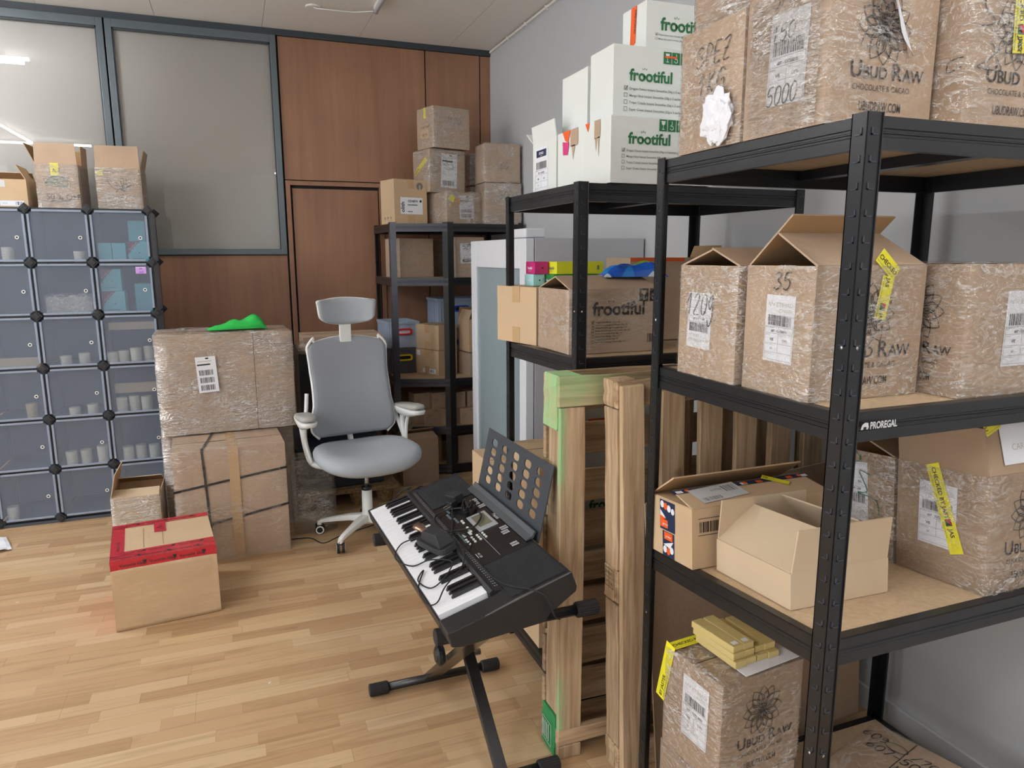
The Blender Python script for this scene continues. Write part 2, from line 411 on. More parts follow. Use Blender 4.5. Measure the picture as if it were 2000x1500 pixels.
# ---------------------------------------------------------------- flat print (labels, lettering)
_tc = {}
def text_mesh(s, bold=0.0):
    k = (s, bold)
    if k in _tc: return _tc[k]
    cu = bpy.data.curves.new('txt', 'FONT'); cu.body = s; cu.size = 1; cu.resolution_u = 3; cu.fill_mode = 'FRONT'; cu.offset = bold
    ob = bpy.data.objects.new('txt', cu)
    me = bpy.data.meshes.new_from_object(ob)
    vs = [(v.co.x, v.co.y) for v in me.vertices]; fs = [tuple(p.vertices) for p in me.polygons]
    w = max([v[0] for v in vs] or [0])
    bpy.data.objects.remove(ob); bpy.data.curves.remove(cu); bpy.data.meshes.remove(me)
    _tc[k] = (vs, fs, w); return _tc[k]

class Decal:
    """flat print in (u, v) metres; every layer a hair above the last"""
    def __init__(s, T=None): s.v = []; s.f = []; s.m = []; s.mats = []; s.T = T or Matrix.Identity(3); s.z = 0.0
    def mi(s, mt):
        if mt not in s.mats: s.mats.append(mt)
        return s.mats.index(mt)
    def poly(s, pts, mt, layer=0):
        b = len(s.v)
        for p in pts:
            q = s.T @ Vector((p[0], p[1], 1)); s.v.append((q.x, q.y, layer))
        s.f.append(tuple(range(b, b+len(pts)))); s.m.append(s.mi(mt))
    def rect(s, x0, y0, x1, y1, mt, layer=0): s.poly([(x0, y0), (x1, y0), (x1, y1), (x0, y1)], mt, layer)
    def circ(s, x, y, r, mt, layer=0, n=20, ry=None): s.poly([(x+r*math.cos(2*math.pi*i/n), y+(ry or r)*math.sin(2*math.pi*i/n)) for i in range(n)], mt, layer)
    def ring(s, x, y, r, w, mt, layer=0, n=24, ry=None):
        ry = ry or r
        for i in range(n):
            a, b = 2*math.pi*i/n, 2*math.pi*(i+1)/n
            s.poly([(x+r*math.cos(a), y+ry*math.sin(a)), (x+r*math.cos(b), y+ry*math.sin(b)), (x+(r-w)*math.cos(b), y+(ry-w)*math.sin(b)), (x+(r-w)*math.cos(a), y+(ry-w)*math.sin(a))], mt, layer)
    def text(s, t, x, y, size, mt, layer=1, align='L', bold=0.0, sx=1.0, flip=False, width=None):
        vs, fs, w = text_mesh(t, bold)
        if width and w: sx = width/(w*size)
        ox = x - (w*size*sx/2 if align == 'C' else (w*size*sx if align == 'R' else 0))
        b = len(s.v)
        for p in vs:
            if flip: q = s.T @ Vector((2*x-(ox+p[0]*size*sx), y - p[1]*size, 1)) if align == 'C' else s.T @ Vector((x-p[0]*size*sx, y-p[1]*size, 1))
            else: q = s.T @ Vector((ox+p[0]*size*sx, y+p[1]*size, 1))
            s.v.append((q.x, q.y, layer))
        k = s.mi(mt)
        for f in fs: s.f.append(tuple(i+b for i in f)); s.m.append(k)
        return w*size*sx
    def stroke(s, pts, w, mt, layer=1, smooth=True):
        P = [Vector((p[0], p[1], 0)) for p in pts]
        if smooth and len(P) > 2: P = catmull(P, 5)
        L_, R_ = [], []
        for i, p in enumerate(P):
            a = P[max(i-1, 0)]; c = P[min(i+1, len(P)-1)]; t = c-a
            if t.length < 1e-9: t = Vector((1, 0, 0))
            t.normalize(); nn = Vector((-t.y, t.x, 0))*w/2
            L_.append(p+nn); R_.append(p-nn)
        for i in range(len(P)-1):
            s.poly([(R_[i].x, R_[i].y), (R_[i+1].x, R_[i+1].y), (L_[i+1].x, L_[i+1].y), (L_[i].x, L_[i].y)], mt, layer)
    def bars(s, x0, y0, x1, y1, mt=None, layer=1, n=44, seed=1):
        rr = random.Random(seed); x = x0; u = (x1-x0)/n/1.55
        while x < x1:
            w = u*rr.choice([1, 1, 1.6, 2.4]); s.rect(x, y0, min(x+w, x1), y1, mt or INK, layer); x += w+u*rr.choice([.9, 1.2, 2.0])
    def build(s, name, M, parent=None, off=.0008, step=.00035):
        if not s.v: return None
        me = bpy.data.meshes.new(name)
        me.from_pydata([tuple(M @ Vector((a, b, off+c*step))) for a, b, c in s.v], [], s.f)
        for mt in s.mats: me.materials.append(mt)
        me.polygons.foreach_set('material_index', s.m); me.update()
        o = bpy.data.objects.new(name, me); COL.objects.link(o)
        if parent: o.parent = parent
        return o
def T2(x=0, y=0, rot=0, sc=1):
    c, s_ = math.cos(R(rot))*sc, math.sin(R(rot))*sc
    return Matrix(((c, -s_, x), (s_, c, y), (0, 0, 1)))
def face(W_, D_, H_, side):
    """matrix of a box face: u to the right, v up, as seen from outside; origin at its lower left"""
    if side == 'F': o, u, v = (-W_/2, -D_/2, 0), (1, 0, 0), (0, 0, 1)
    elif side == 'L': o, u, v = (-W_/2, D_/2, 0), (0, -1, 0), (0, 0, 1)
    elif side == 'R': o, u, v = (W_/2, -D_/2, 0), (0, 1, 0), (0, 0, 1)
    elif side == 'B': o, u, v = (W_/2, D_/2, 0), (-1, 0, 0), (0, 0, 1)
    else: o, u, v = (-W_/2, -D_/2, H_), (1, 0, 0), (0, 1, 0)
    u, v = Vector(u), Vector(v); n = u.cross(v)
    M = Matrix((u, v, n)).transposed().to_4x4(); M.translation = Vector(o); return M

GLYPH = {'S': [[(.8, .9), (.4, 1), (.15, .8), (.5, .55), (.8, .3), (.5, 0), (.1, .1)]], 'P': [[(.2, 0), (.25, 1), (.7, .95), (.8, .7), (.3, .5)]],
 'E': [[(.8, 1), (.2, .95), (.2, 0), (.8, .05)], [(.2, .5), (.65, .52)]], 'Z': [[(.1, .9), (.8, 1), (.15, .05), (.85, 0)], [(.2, .5), (.6, .5)]],
 '1': [[(.1, .6), (.45, 1), (.4, 0)]], 'K': [[(.2, 1), (.2, 0)], [(.75, .95), (.22, .45), (.8, 0)]], 'G': [[(.85, .85), (.5, 1), (.1, .6), (.3, .05), (.75, .1), (.8, .5), (.5, .45)]],
 '2': [[(.1, .8), (.45, 1), (.7, .75), (.1, .05), (.8, .0)]], '0': [[(.5, 1), (.15, .7), (.2, .15), (.5, 0), (.8, .3), (.8, .8), (.5, 1)]],
 'g': [[(.75, .8), (.4, .9), (.15, .6), (.4, .3), (.75, .7), (.7, -.2), (.4, -.5), (.15, -.2)]], '3': [[(.1, .9), (.5, 1), (.75, .8), (.4, .55), (.8, .3), (.4, 0), (.05, .12)]],
 '5': [[(.85, 1), (.3, .95), (.2, .55), (.6, .6), (.8, .3), (.5, 0), (.1, .1)]], '7': [[(.1, .9), (.8, 1), (.35, 0)]], '6': [[(.75, 1), (.2, .5), (.3, .05), (.75, .15), (.7, .5), (.25, .4)]],
 '9': [[(.75, .7), (.4, .95), (.15, .7), (.4, .45), (.75, .7), (.65, .3), (.3, 0)]], 'V': [[(.1, 1), (.4, 0), (.85, 1)]], 'I': [[(.4, 1), (.4, 0)]], '-': [[(.1, .45), (.8, .45)]],
 '/': [[(.1, 0), (.8, 1)]], ' ': [], '8': [[(.5, 1), (.2, .75), (.75, .3), (.5, 0), (.2, .25), (.75, .75), (.5, 1)]], 'H': [[(.2, 1), (.2, 0)], [(.8, 1), (.8, 0)], [(.2, .5), (.8, .5)]], 'T': [[(.1, 1), (.9, 1)], [(.5, 1), (.5, 0)]]}
def hand(D_, s, x, y, h, mt=None, w=.003, adv=.85, asp=.75, slant=.12, layer=4):
    cx = x
    for ch in s:
        for st in GLYPH.get(ch, []):
            D_.stroke([(cx+(a*asp+slant*b)*h, y+b*h) for a, b in st], w, mt or PEN, layer)
        cx += h*asp*adv*1.15
def scribble(D_, x0, y0, x1, y1, n, mt, w=.0025, seed=3, layer=4):
    rr = random.Random(seed)
    D_.stroke([(rr.uniform(x0, x1), rr.uniform(y0, y1)) for _ in range(n)], w, mt, layer)
# ---------------------------------------------------------------- prints
def ubud(D_, W_, H_):
    cx, cy, r = W_*.5, H_*.64, H_*.235
    for ring, (rad, off) in enumerate(((r, 0), (r*.78, 15))):
        for i in range(12):
            a = R(i*30+off); c, s = math.cos(a), math.sin(a)
            for sg in (-1, 1):
                pts = []
                for k in range(6):
                    t = k/5; l = rad*(.12+.88*t); w = sg*rad*.235*math.sin(math.pi*t)**.8 if 0 < t < 1 else 0
                    pts.append((cx+c*l-s*w, cy+s*l+c*w))
                D_.stroke(pts, .0016, INKB, 1, smooth=True)
    D_.circ(cx, cy, r*.10, INKB, 1, 10)
    w0 = W_*.60; x = cx-w0/2; y = H_*.315; u = w0/4.15
    x += D_.text('U', x, y, u*1.12, INKB, bold=.012) + u*.07
    x += D_.text('BUD', x, y, u*.80, INKB, bold=.014) + u*.28
    x += D_.text('R', x, y, u*1.12, INKB, bold=.012) + u*.05
    D_.text('AW', x, y, u*.80, INKB, bold=.014)
    D_.text('CHOCOLATE & CACAO', cx, H_*.235, .0148, INKB, align='C', width=W_*.54)
    D_.text('UBUDRAW.COM', cx, H_*.105, .023, INKB, align='C', bold=.01, width=W_*.40)
def froot_logo(D_, x, y, w, mt):
    vs, fs, tw = text_mesh('frootiful', .027); sz = w/tw
    D_.text('frootiful', x, y, sz, mt, bold=.027)
    cx = x+w*.345
    for dx, a in ((-.022, 25), (0, 0), (.022, -25)):
        c = (cx+dx*w*1.6, y+sz*.72-abs(dx)*sz*1.6); dx2 = -math.sin(R(a))*sz*.1; dy2 = math.cos(R(a))*sz*.1
        D_.stroke([c, (c[0]+dx2, c[1]+dy2)], sz*.045, mt, 1, smooth=False)
    D_.ring(x+w*.345, y+sz*.25, sz*.10, sz*.05, mt, 1, 16)
def pict(D_, x, y, s, mt, kind, fg):
    D_.rect(x, y, x+s, y+s*1.25, mt, 1)
    cx = x+s/2
    if kind == 'glass':
        D_.poly([(cx-s*.28, y+s*1.08), (cx-s*.18, y+s*.7), (cx, y+s*.6), (cx+s*.18, y+s*.7), (cx+s*.28, y+s*1.08)], fg, 2)
        D_.rect(cx-s*.03, y+s*.25, cx+s*.03, y+s*.62, fg, 2); D_.rect(cx-s*.16, y+s*.17, cx+s*.16, y+s*.24, fg, 2)
    elif kind == 'hook':
        D_.stroke([(cx, y+s*1.1), (cx+s*.05, y+s*.8), (cx-s*.15, y+s*.6), (cx+.12*s, y+s*.55), (cx+.2*s, y+s*.3), (cx-.05*s, y+s*.18), (cx-.22*s, y+s*.35)], s*.07, fg, 2)
    else:
        for k in (-.2, .2): D_.poly([(cx+k*s-s*.14, y+s*.75), (cx+k*s+s*.14, y+s*.75), (cx+k*s, y+s*1.08)], fg, 2); D_.rect(cx+k*s-s*.04, y+s*.2, cx+k*s+s*.04, y+s*.76, fg, 2)
def froot_face(D_, W_, H_, mt, lines, x0=.2, lw=.60, ly=.63, picts=True, fg=None, px=.66, lm=None, lx=None):
    lm = lm or INKG
    froot_logo(D_, W_*(lx or x0*1.3), H_*ly, W_*lw, mt)
    for i, t in enumerate(lines):
        y = H_*(ly-.13-.085*i*(4/len(lines) if len(lines) > 5 else 1)*1.05)
        s = H_*.052 if len(lines) < 6 else H_*.04
        x = W_*x0
        for a, b, c, d in ((0, 0, s, s*.1), (0, s*.9, s, s), (0, 0, s*.1, s), (s*.9, 0, s, s)): D_.rect(x+a, y+b, x+c, y+d, lm, 1)
        if i == 0: D_.stroke([(x+s*.15, y+s*.5), (x+s*.45, y+s*.15), (x+s*1.1, y+s*1.1)], s*.16, INKB, 2, smooth=False)
        D_.text(t, x+s*1.6, y+s*.15, s*.86, lm, bold=.01)
    if picts:
        for i, k in enumerate(('glass', 'hook', 'up')): pict(D_, W_*(px+i*.083), H_*.81, W_*.075, mt, k, fg or WHITEC)
SMOOTHIE = ['Dragon Detox Instant Smoothie (26g x 3 sachets) x 12', 'Mango Nice Instant Smoothie (28g x 3 sachets) x 12', 'Tropo Colada Instant Smoothie (26g x 3 sachets) x 12', 'Super Green Instant Smoothie (22g x 3 sachets) x 12']
SMOOTHB = ['Freeze Dried Mango 20 gr x 25', 'Freeze Dried Jackfruit & Banana 20g x 25', 'Freeze Dried Mango Pineapple 20g x 12', 'Freeze Dried Dragon Fruit Powder 10g x 25', 'Freeze Dried Snake Fruit 20g x 25', 'Freeze Dried Mango 100g x 12', 'Crisp Cassava Strips 40g x 20', 'Freeze Dried Banana & Berry 20g x 12']
def etihad(D_, x, y, w, h, num='607 - 53720015', pcs='80', flip=False, tilt=0, seed=3, dark=False, nolow=False):
    """airline cargo label"""
    old = D_.T; D_.T = old @ T2(x, y, tilt)
    if flip: D_.T = D_.T @ T2(w, h, 180)
    D_.rect(0, 0, w, h, PAPER, 0)
    ty = h*.83
    if dark:
        D_.rect(w*.12, h*.80, w*.88, h*.95, NAVY, 1); D_.text('ETIHAD', w*.5, h*.855, h*.07, PAPER, 2, 'C', .02); D_.text('CARGO', w*.5, h*.815, h*.03, PAPER, 2, 'C')
    else:
        D_.text('ETIHAD', w*.36, ty, h*.085, INKP, 1, width=w*.56, bold=.004); D_.text('CARGO', w*.46, ty-h*.085, h*.075, INKP, 1, width=w*.42)
        D_.stroke([(w*.07, ty+.01*h), (w*.11, ty+.05*h), (w*.15, ty), (w*.2, ty+.05*h), (w*.27, ty+.01*h), (w*.3, ty+.06*h)], .0015, INKP, 1)
    D_.bars(w*.1, h*.545, w*.9, h*.70, INK, 1, 46, seed)
    D_.text('Air Waybill Number', w*.04, h*.505, h*.022, INKG, 1)
    D_.text(num, w*.5, h*.445, h*.052, INKB, 1, 'C', .02)
    ln = lambda a, b, c, d: D_.rect(w*a, h*b, w*c, h*d, INKG, 1)
    ln(.03, .525, .97, .529); ln(.03, .425, .97, .429); ln(.03, .275, .97, .279); ln(.03, .14, .97, .144)
    ln(.49, .14, .497, .425); ln(.03, .03, .97, .034); ln(.966, .03, .972, .529); ln(.03, .03, .036, .529)
    D_.text('Destination', w*.05, h*.395, h*.02, INKG, 1); D_.text('VIE', w*.27, h*.315, h*.06, INKB, 1, 'C', .015)
    D_.text('Origin', w*.53, h*.395, h*.02, INKG, 1); D_.text('DPS', w*.72, h*.31, h*.06, INKG, 1, 'C')
    D_.text('Total No. of Pieces', w*.05, h*.25, h*.02, INKG, 1); D_.text(pcs, w*.27, h*.18, h*.05, INKG, 1, 'C')
    D_.text('Other Information', w*.05, h*.115, h*.02, INKG, 1)
    D_.T = old
def jas_tape(D_, x, y, L_, w, rot, text='CHECKED BY JASTER', logo=True, layer=3):
    old = D_.T; D_.T = old @ T2(x, y, rot)
    D_.rect(0, 0, L_, w, YELT, layer)
    D_.text(text, L_*.04, w*.36, w*.42, INKB, layer+1, bold=.02)
    D_.text('PACKAGING AND SECURITY CHECKED CARGO', L_*.04, w*.12, w*.13, INKG, layer+1)
    if logo:
        q = L_*.62
        D_.rect(q, w*.28, q+w*.46, w*.74, GREENP, layer+1); D_.poly([(q, w*.28), (q+w*.46, w*.74), (q, w*.74)], REDT, layer+2)
        D_.text('JAS', q+w*.65, w*.4, w*.42, INKB, layer+1, bold=.02); D_.text('Airport Services', q+w*.1, w*.08, w*.17, INKG, layer+1)
    D_.T = old
def post_label(D_, x, y, w, h, tilt=0, seed=5, rows=3, bar=True, sign=None):
    old = D_.T; D_.T = old @ T2(x, y, tilt)
    D_.rect(0, 0, w, h, PAPER, 0)
    if bar: D_.rect(w*.06, h*.76, w*.72, h*.80, INKB, 1)
    D_.rect(w*.5, h*.93, w*.66, h*.97, INKB, 1); D_.rect(w*.1, h*.86, w*.8, h*.885, INKP, 1)
    for i in range(rows): D_.bars(w*.12, h*(.06+.21*i), w*.82, h*(.21+.21*i), INK, 1, 30, seed+i)
    if sign: scribble(D_, w*.1, h*.5, w*.9, h*.92, 9, sign, w*.015, seed, 2)
    D_.T = old

# ---------------------------------------------------------------- cartons
def soft_box(W_, D_, H_, n, inn, out, seed, round_=0.004, top=True, bottom=True, sharp=False):
    """a box surface, dented or puffed by smooth noise"""
    bm = bmesh.new(); bmesh.ops.create_cube(bm, size=1.0)
    bmesh.ops.subdivide_edges(bm, edges=bm.edges[:], cuts=n, use_grid_fill=True)
    if not top: bmesh.ops.delete(bm, geom=[f for f in bm.faces if f.normal.z > .9], context='FACES')
    if not bottom: bmesh.ops.delete(bm, geom=[f for f in bm.faces if f.normal.z < -.9], context='FACES')
    for v in bm.verts:
        c = v.co; p = Vector((c.x*W_, c.y*D_, (c.z+.5)*H_))
        k = [abs(c.x) > .499, abs(c.y) > .499, abs(c.z) > .499]
        q = p*7 + Vector((seed*3.1, seed*1.7, seed*.9))
        a = noise.noise(q)*.6+noise.noise(q*2.7)*.4
        d = -inn*abs(a) if out == 0 else out*(.35+abs(a))
        nx = (1 if c.x > 0 else -1) if k[0] else 0; ny = (1 if c.y > 0 else -1) if k[1] else 0; nz = (1 if c.z > 0 else -1) if k[2] else 0
        if out == 0 and (k[0]+k[1]+k[2]) > 1: d *= .5
        if nz and p.z < .001 and out == 0: dz = 0
        else: dz = nz*d
        if nz == -1: dz = 0
        v.co = p + Vector((nx*d, ny*d, dz))
        if out and k[0] and k[1]: v.co -= Vector((nx*round_, ny*round_, 0))
        if out and k[2] and nz > 0 and (k[0] or k[1]): v.co.z -= round_
    return bm
def bm_obj(bm, name, mt, parent, smooth=False, loc=None):
    me = bpy.data.meshes.new(name); bm.to_mesh(me); bm.free(); me.materials.append(mt)
    if smooth: me.polygons.foreach_set('use_smooth', [True]*len(me.polygons))
    o = bpy.data.objects.new(name, me); COL.objects.link(o); o.parent = parent
    if loc: o.location = loc
    return o
_seed = [0]
def carton(label, x, y, z, yaw, W_, D_, H_, mat=None, open_=False, flaps=(), film=None, tape=None, rot=None, group=None,
           name='cardboard_box', cat='box', prints=None, seam=True, dent=.003, inner=None, filmtop=True, tapemat=None):
    """root stands at the middle of the base; flaps = (side, length, fold outward in degrees from upright[, start, end])"""
    mat = mat or KRAFT; _seed[0] += 1; sd = _seed[0]
    root = empty(name, (x, y, z), rot=(rot if rot else (0, 0, R(yaw)))); tag(root, label, cat, group)
    t = .004
    if open_:
        mb = MB(); w, d = W_/2, D_/2
        ou = [(-w, -d), (w, -d), (w, d), (-w, d)]; inn = [(-w+t, -d+t), (w-t, -d+t), (w-t, d-t), (-w+t, d-t)]
        vs = [(a, b, 0) for a, b in ou]+[(a, b, H_) for a, b in ou]+[(a, b, H_) for a, b in inn]+[(a, b, t) for a, b in inn]
        fs = [(3, 2, 1, 0), (12, 13, 14, 15)]
        for i in range(4):
            j = (i+1) % 4; fs += [(i, j, 4+j, 4+i), (4+i, 4+j, 8+j, 8+i), (8+i, 8+j, 12+j, 12+i)]
        mb.add(vs, fs); mb.m = [0, 1]+[0, 0, 1]*4
        mb.build('box_body', [mat, inner or KRAFT_IN], root)
    else:
        bm = soft_box(W_, D_, H_, 6, dent, 0, sd); bm_obj(bm, 'box_body', mat, root)
        if seam:
            mb = MB(); mb.box(-W_/2+.004, W_/2-.004, -.0012, .0012, H_-.003, H_+.0006); mb.build('lid_seam', BLACKR, root)
    for fl in flaps:
        side, ln, ang = fl[:3]; a0, a1 = (fl[3], fl[4]) if len(fl) > 4 else (.01, .99)
        mb = MB()
        full = W_ if side in 'FB' else D_
        u0, u1 = (a0-.5)*full, (a1-.5)*full; tp = full*.015
        mb.prism([(u0, 0), (u1, 0), (u1-tp, ln), (u0+tp, ln)], -t/2, t/2)
        o = mb.build('flap', mat if not inner else mat, root)
        o.data.materials.clear(); o.data.materials.append(mat); o.data.materials.append(inner or KRAFT_IN)
        # local: x along the edge, y away from the edge, z face
        th = R(ang)
        if side == 'F': ex, n_, o0 = Vector((1, 0, 0)), Vector((0, -1, 0)), Vector((0, -D_/2+t/2, H_))
        elif side == 'B': ex, n_, o0 = Vector((-1, 0, 0)), Vector((0, 1, 0)), Vector((0, D_/2-t/2, H_))
        elif side == 'L': ex, n_, o0 = Vector((0, -1, 0)), Vector((-1, 0, 0)), Vector((-W_/2+t/2, 0, H_))
        else: ex, n_, o0 = Vector((0, 1, 0)), Vector((1, 0, 0)), Vector((W_/2-t/2, 0, H_))
        ey = Vector((0, 0, 1))*math.cos(th)+n_*math.sin(th); ez = ex.cross(ey)
        Mx = Matrix((ex, ey, ez)).transposed().to_4x4(); Mx.translation = o0
        o.matrix_parent_inverse = Matrix.Identity(4); o.matrix_local = Mx
        for i, p in enumerate(o.data.polygons): p.material_index = 1 if p.normal.z < -.9 else 0
    if tape:
        tw, e, dn = .048, .0012, .06
        hw_ = (W_ if tape == 'x' else D_)/2
        out_ = [(-hw_-e, H_-dn), (-hw_-e, H_+e), (hw_+e, H_+e), (hw_+e, H_-dn), (hw_-.0005, H_-dn), (hw_-.0005, H_-.0005), (-hw_+.0005, H_-.0005), (-hw_+.0005, H_-dn)]
        RT = Matrix.Rotation(R(90), 4, 'X') if tape == 'x' else Matrix.Rotation(R(90), 4, 'Z') @ Matrix.Rotation(R(90), 4, 'X')
        mb = MB(); mb.prism(out_[::-1], -tw/2, tw/2, mat=RT); mb.build('tape_strip', tapemat or TAPE, root)
        for s in (-1, 1):
            lo, hi = sorted((s*(hw_-.0005), s*(hw_+e))); mb = MB()
            if tape == 'x': mb.box(lo, hi, -tw/2, tw/2, 0, dn)
            else: mb.box(-tw/2, tw/2, lo, hi, 0, dn)
            mb.build('tape_strip', tapemat or TAPE, root)
    if prints:
        for nm, side, fn in prints:
            dd = Decal(); fw_ = W_ if side in 'FBT' else D_; fh = D_ if side == 'T' else H_
            fn(dd, fw_, fh); dd.build(nm, face(W_, D_, H_, side), root)
    if film:
        fmt, out = film if isinstance(film, tuple) else (film, .004)
        bm = soft_box(W_+.006, D_+.006, H_+.002, 11, 0, out, sd+50, top=filmtop and not open_, bottom=False)
        bm_obj(bm, 'stretch_film', fmt, root, smooth=True)
    return root

# ---------------------------------------------------------------- the room
def struct(name, mb, mt, **k):
    o = mb.build(name, mt, **k); o['kind'] = 'structure'; return o
# floor: a sub floor and laminate boards as pieces
mb = MB(); mb.box(-3.6, WALL_X, -4.0, 6.2, -.05, -.0015)
floor = struct('floor', mb, LAMF)
PL, PW = 1.285, .1929
bw = MB().box(0.0003, PL-.0003, 0.0003, PW-.0003, -.008, 0)
brd = None; row = 0; y = .9
while y < WALL_Y-.01:
    off = [0, .43, .86, .2, .64][row % 5]; x = -2.6-off
    pw = min(PW, WALL_Y-y)
    while x < WALL_X-.005:
        x1 = min(x+PL, WALL_X)
        if x1 > -2.4:
            if abs(x1-x-PL) < 1e-6 and abs(pw-PW) < 1e-6:
                if brd is None:
                    brd = bw.build('floor_board', LAMF, floor, bevel=0); o = brd
                else: o = brd.copy(); COL.objects.link(o)
                o.location = (x, y, 0)
            else:
                o = MB().box(.0003, x1-x-.0003, .0003, pw-.0003, -.008, 0).build('floor_board', LAMF, floor); o.location = (x, y, 0)
        x = x1
    y += PW; row += 1
# ceiling
mb = MB(); mb.box(-5, WALL_X, -4.1, 6.2, CEIL+.012, CEIL+.08)
ceil = struct('ceiling', mb, CEILM)
cp = None; xj = 1.637
xs = [WALL_X]+[1.637-.675*i for i in range(12)]
for i in range(len(xs)-1):
    x1, x0 = xs[i], xs[i+1]
    ys = [WALL_Y, 4.71, 3.5, 2.3, 1.1]
    for j in range(len(ys)-1):
        MB().box(x0+.0015, x1-.0015, ys[j+1]+.0006, ys[j]-.0006, CEIL, CEIL+.0115).build('ceiling_panel', CEILM, ceil)
# right wall with its baseboard
mb = MB(); mb.box(-3.6, WALL_X+.1, -4.1, -4.0, 0, CEIL+.01); struct('wall_front', mb, GREYW)  # unseen wall behind the camera, added to cut the frontal light
mb = MB(); mb.box(WALL_X, WALL_X+.1, -4.0, 6.2, 0, CEIL+.01)
struct('wall_right', mb, GREYW)
mb = MB(); mb.box(WALL_X-.014, WALL_X, -2.5, WALL_Y-.02, 0, .085); struct('baseboard_right', mb, GREYW, bevel=.003)
# surface mounted cable duct running along the top of the right wall
mb = MB(); mb.box(WALL_X-.016, WALL_X-.001, 2.5, 5.6, CEIL-.026, CEIL-.012)
tr = struct('trim_1', mb, CEILM)
for yy in (5.2, 4.85, 4.5, 4.15): MB().box(WALL_X-.022, WALL_X, yy, yy+.014, CEIL-.030, CEIL-.008).build('cable_clip', CEILM, tr)
# back wall: veneered panels, door, glazed partition
mb = MB(); mb.box(-6, WALL_X+.1, WALL_Y+.03, WALL_Y+.12, 0, CEIL+.01)
bw_ = struct('wall_back', mb, BLACKR)
def vpanel(x0, x1, z0, z1, y0=WALL_Y, th=.028, parent=bw_, name='veneer_panel'):
    return MB().box(x0, x1, y0, y0+th, z0, z1).build(name, WALNUT, parent, bevel=.0015)
vpanel(.385, 1.447, 2.122, 3.10); vpanel(1.456, 1.885, 0, 3.10); vpanel(1.893, WALL_X, 0, 3.10)
vpanel(1.105, 1.447, 0, 2.115)
vpanel(-.60, .372, 0, 1.578); vpanel(-1.9, -.606, 0, 1.578)
mb = MB(); mb.box(-6, WALL_X, WALL_Y-.012, WALL_Y+.03, 3.102, CEIL); struct('trim_2', mb, TRIMD)
# window frames
def window(n, x0, x1, z0, z1):
    w = .040
    mb = MB(); y0, y1 = WALL_Y-.022, WALL_Y+.03
    mb.box(x0, x0+w, y0, y1, z0, z1); mb.box(x1-w, x1, y0, y1, z0, z1); mb.box(x0+w, x1-w, y0, y1, z1-w-.012, z1); mb.box(x0+w, x1-w, y0, y1, z0, z0+w)
    fr = struct('window_%d' % n, mb, FRAMEG, bevel=.002)
    g = MB(); g.box(x0+w, x1-w, WALL_Y-.006, WALL_Y-.001, z0+w, z1-w-.012); g.build('glass_pane', GLASS, fr)
    b_ = MB(); b_.box(x0+w, x1-w, WALL_Y+.02, WALL_Y+.026, z0+w, z1-w-.012); b_.build('roller_blind', BLINDM, fr)
    s = MB()
    for a in ((x0+w, x0+w+.008, z0+w, z1-w), (x1-w-.008, x1-w, z0+w, z1-w)): s.box(a[0], a[1], WALL_Y-.014, WALL_Y+.0, a[2], a[3])
    s.box(x0+w, x1-w, WALL_Y-.014, WALL_Y, z1-w-.024, z1-w-.012); s.build('glazing_bead', TRIMD, fr)
window(1, -.690, .372, 1.583, 3.100)
window(2, -2.4, -.700, 1.583, 3.100)
# door with its casing
mb = MB(); mb.box(.385, .418, WALL_Y-.012, WALL_Y+.03, 0, 2.115); mb.box(.418, 1.10, WALL_Y-.012, WALL_Y+.03, 2.083, 2.115); mb.box(1.068, 1.10, WALL_Y-.012, WALL_Y+.03, 0, 2.083)
dr = struct('door_1', mb, WALNUT, bevel=.0015)
MB().box(.432, 1.06, WALL_Y+.008, WALL_Y+.028, 0.004, 2.062).build('door_leaf', WALNUT, dr, bevel=.001)
# ceiling lamps: LED tubes (some mirrored in the glass, some added unseen) and one unlit tube
def led(label, x, y, z, L_, axis, group, lit=True, n=1):
    for i in range(n):
        dx, dy = (.06*i, .13*i) if axis == 'x' else (.13*i, 0)
        t = empty('ceiling_lamp', (x+dx, y+dy, z), 0 if axis == 'x' else R(90)); tag(t, label+('' if n == 1 else (', lower line', ', upper line')[i]), 'lamp', group)
        mh = MB(); [mh.box(q*L_-.02, q*L_+.02, -.008, .008, -.02, .018) for q in (-.4, .4)]; mh.build('lamp_clip', WHITEP, t)
        MB().tube([(-L_/2+.01, 0, -.032), (L_/2-.01, 0, -.032)], .013, 10).build('lamp_tube', LEDM if lit else WHITEP, t, smooth=True)
led('lit LED tube of the pair mirrored in the left window', -2.35, 4.20, CEIL-.019, 1.8, 'x', 'paired tubes mirrored in the left window', n=2)
led('lit LED tube on the ceiling, mirrored as a slanting line in the left window', -2.45, .1, CEIL-.019, 1.6, 'y', None)
led('lit LED tube on the ceiling, mirrored as a level line behind the open boxes', -2.62, -.55, CEIL-.019, 1.75, 'x', None)
led('unseen lit LED tube on the ceiling behind the camera over the racks', 1.05, -.35, CEIL-.019, 1.8, 'y', None)  # unseen lamp lighting the racks from above, placed clear of the glass reflections
led('unseen lit LED tube on the ceiling to the left of the floor, outside the frame', -3.2, 2.1, CEIL-.019, 1.5, 'y', None)  # unseen lamp for light from the left, shifted until no pane mirrors it
led('added lit LED tube on the ceiling far behind the camera, outside the frame', 1.7, -3.2, CEIL-.019, 1.8, 'x', None)  # extra lamp added to brighten the ceiling, kept out of the window reflections
led('added lit LED tube on the ceiling left of the camera, outside the frame', -3.4, -1.2, CEIL-.019, 1.6, 'y', None)  # extra lamp out of view, added to lift the ceiling brightness
t = empty('ceiling_lamp', (.955, 4.30, CEIL-.02), R(90)); tag(t, 'unlit white LED tube on the ceiling with a thin white cable', 'lamp')
MB().box(-.62, .62, -.016, .016, -.004, .02).build('lamp_housing', WHITEP, t, bevel=.003)
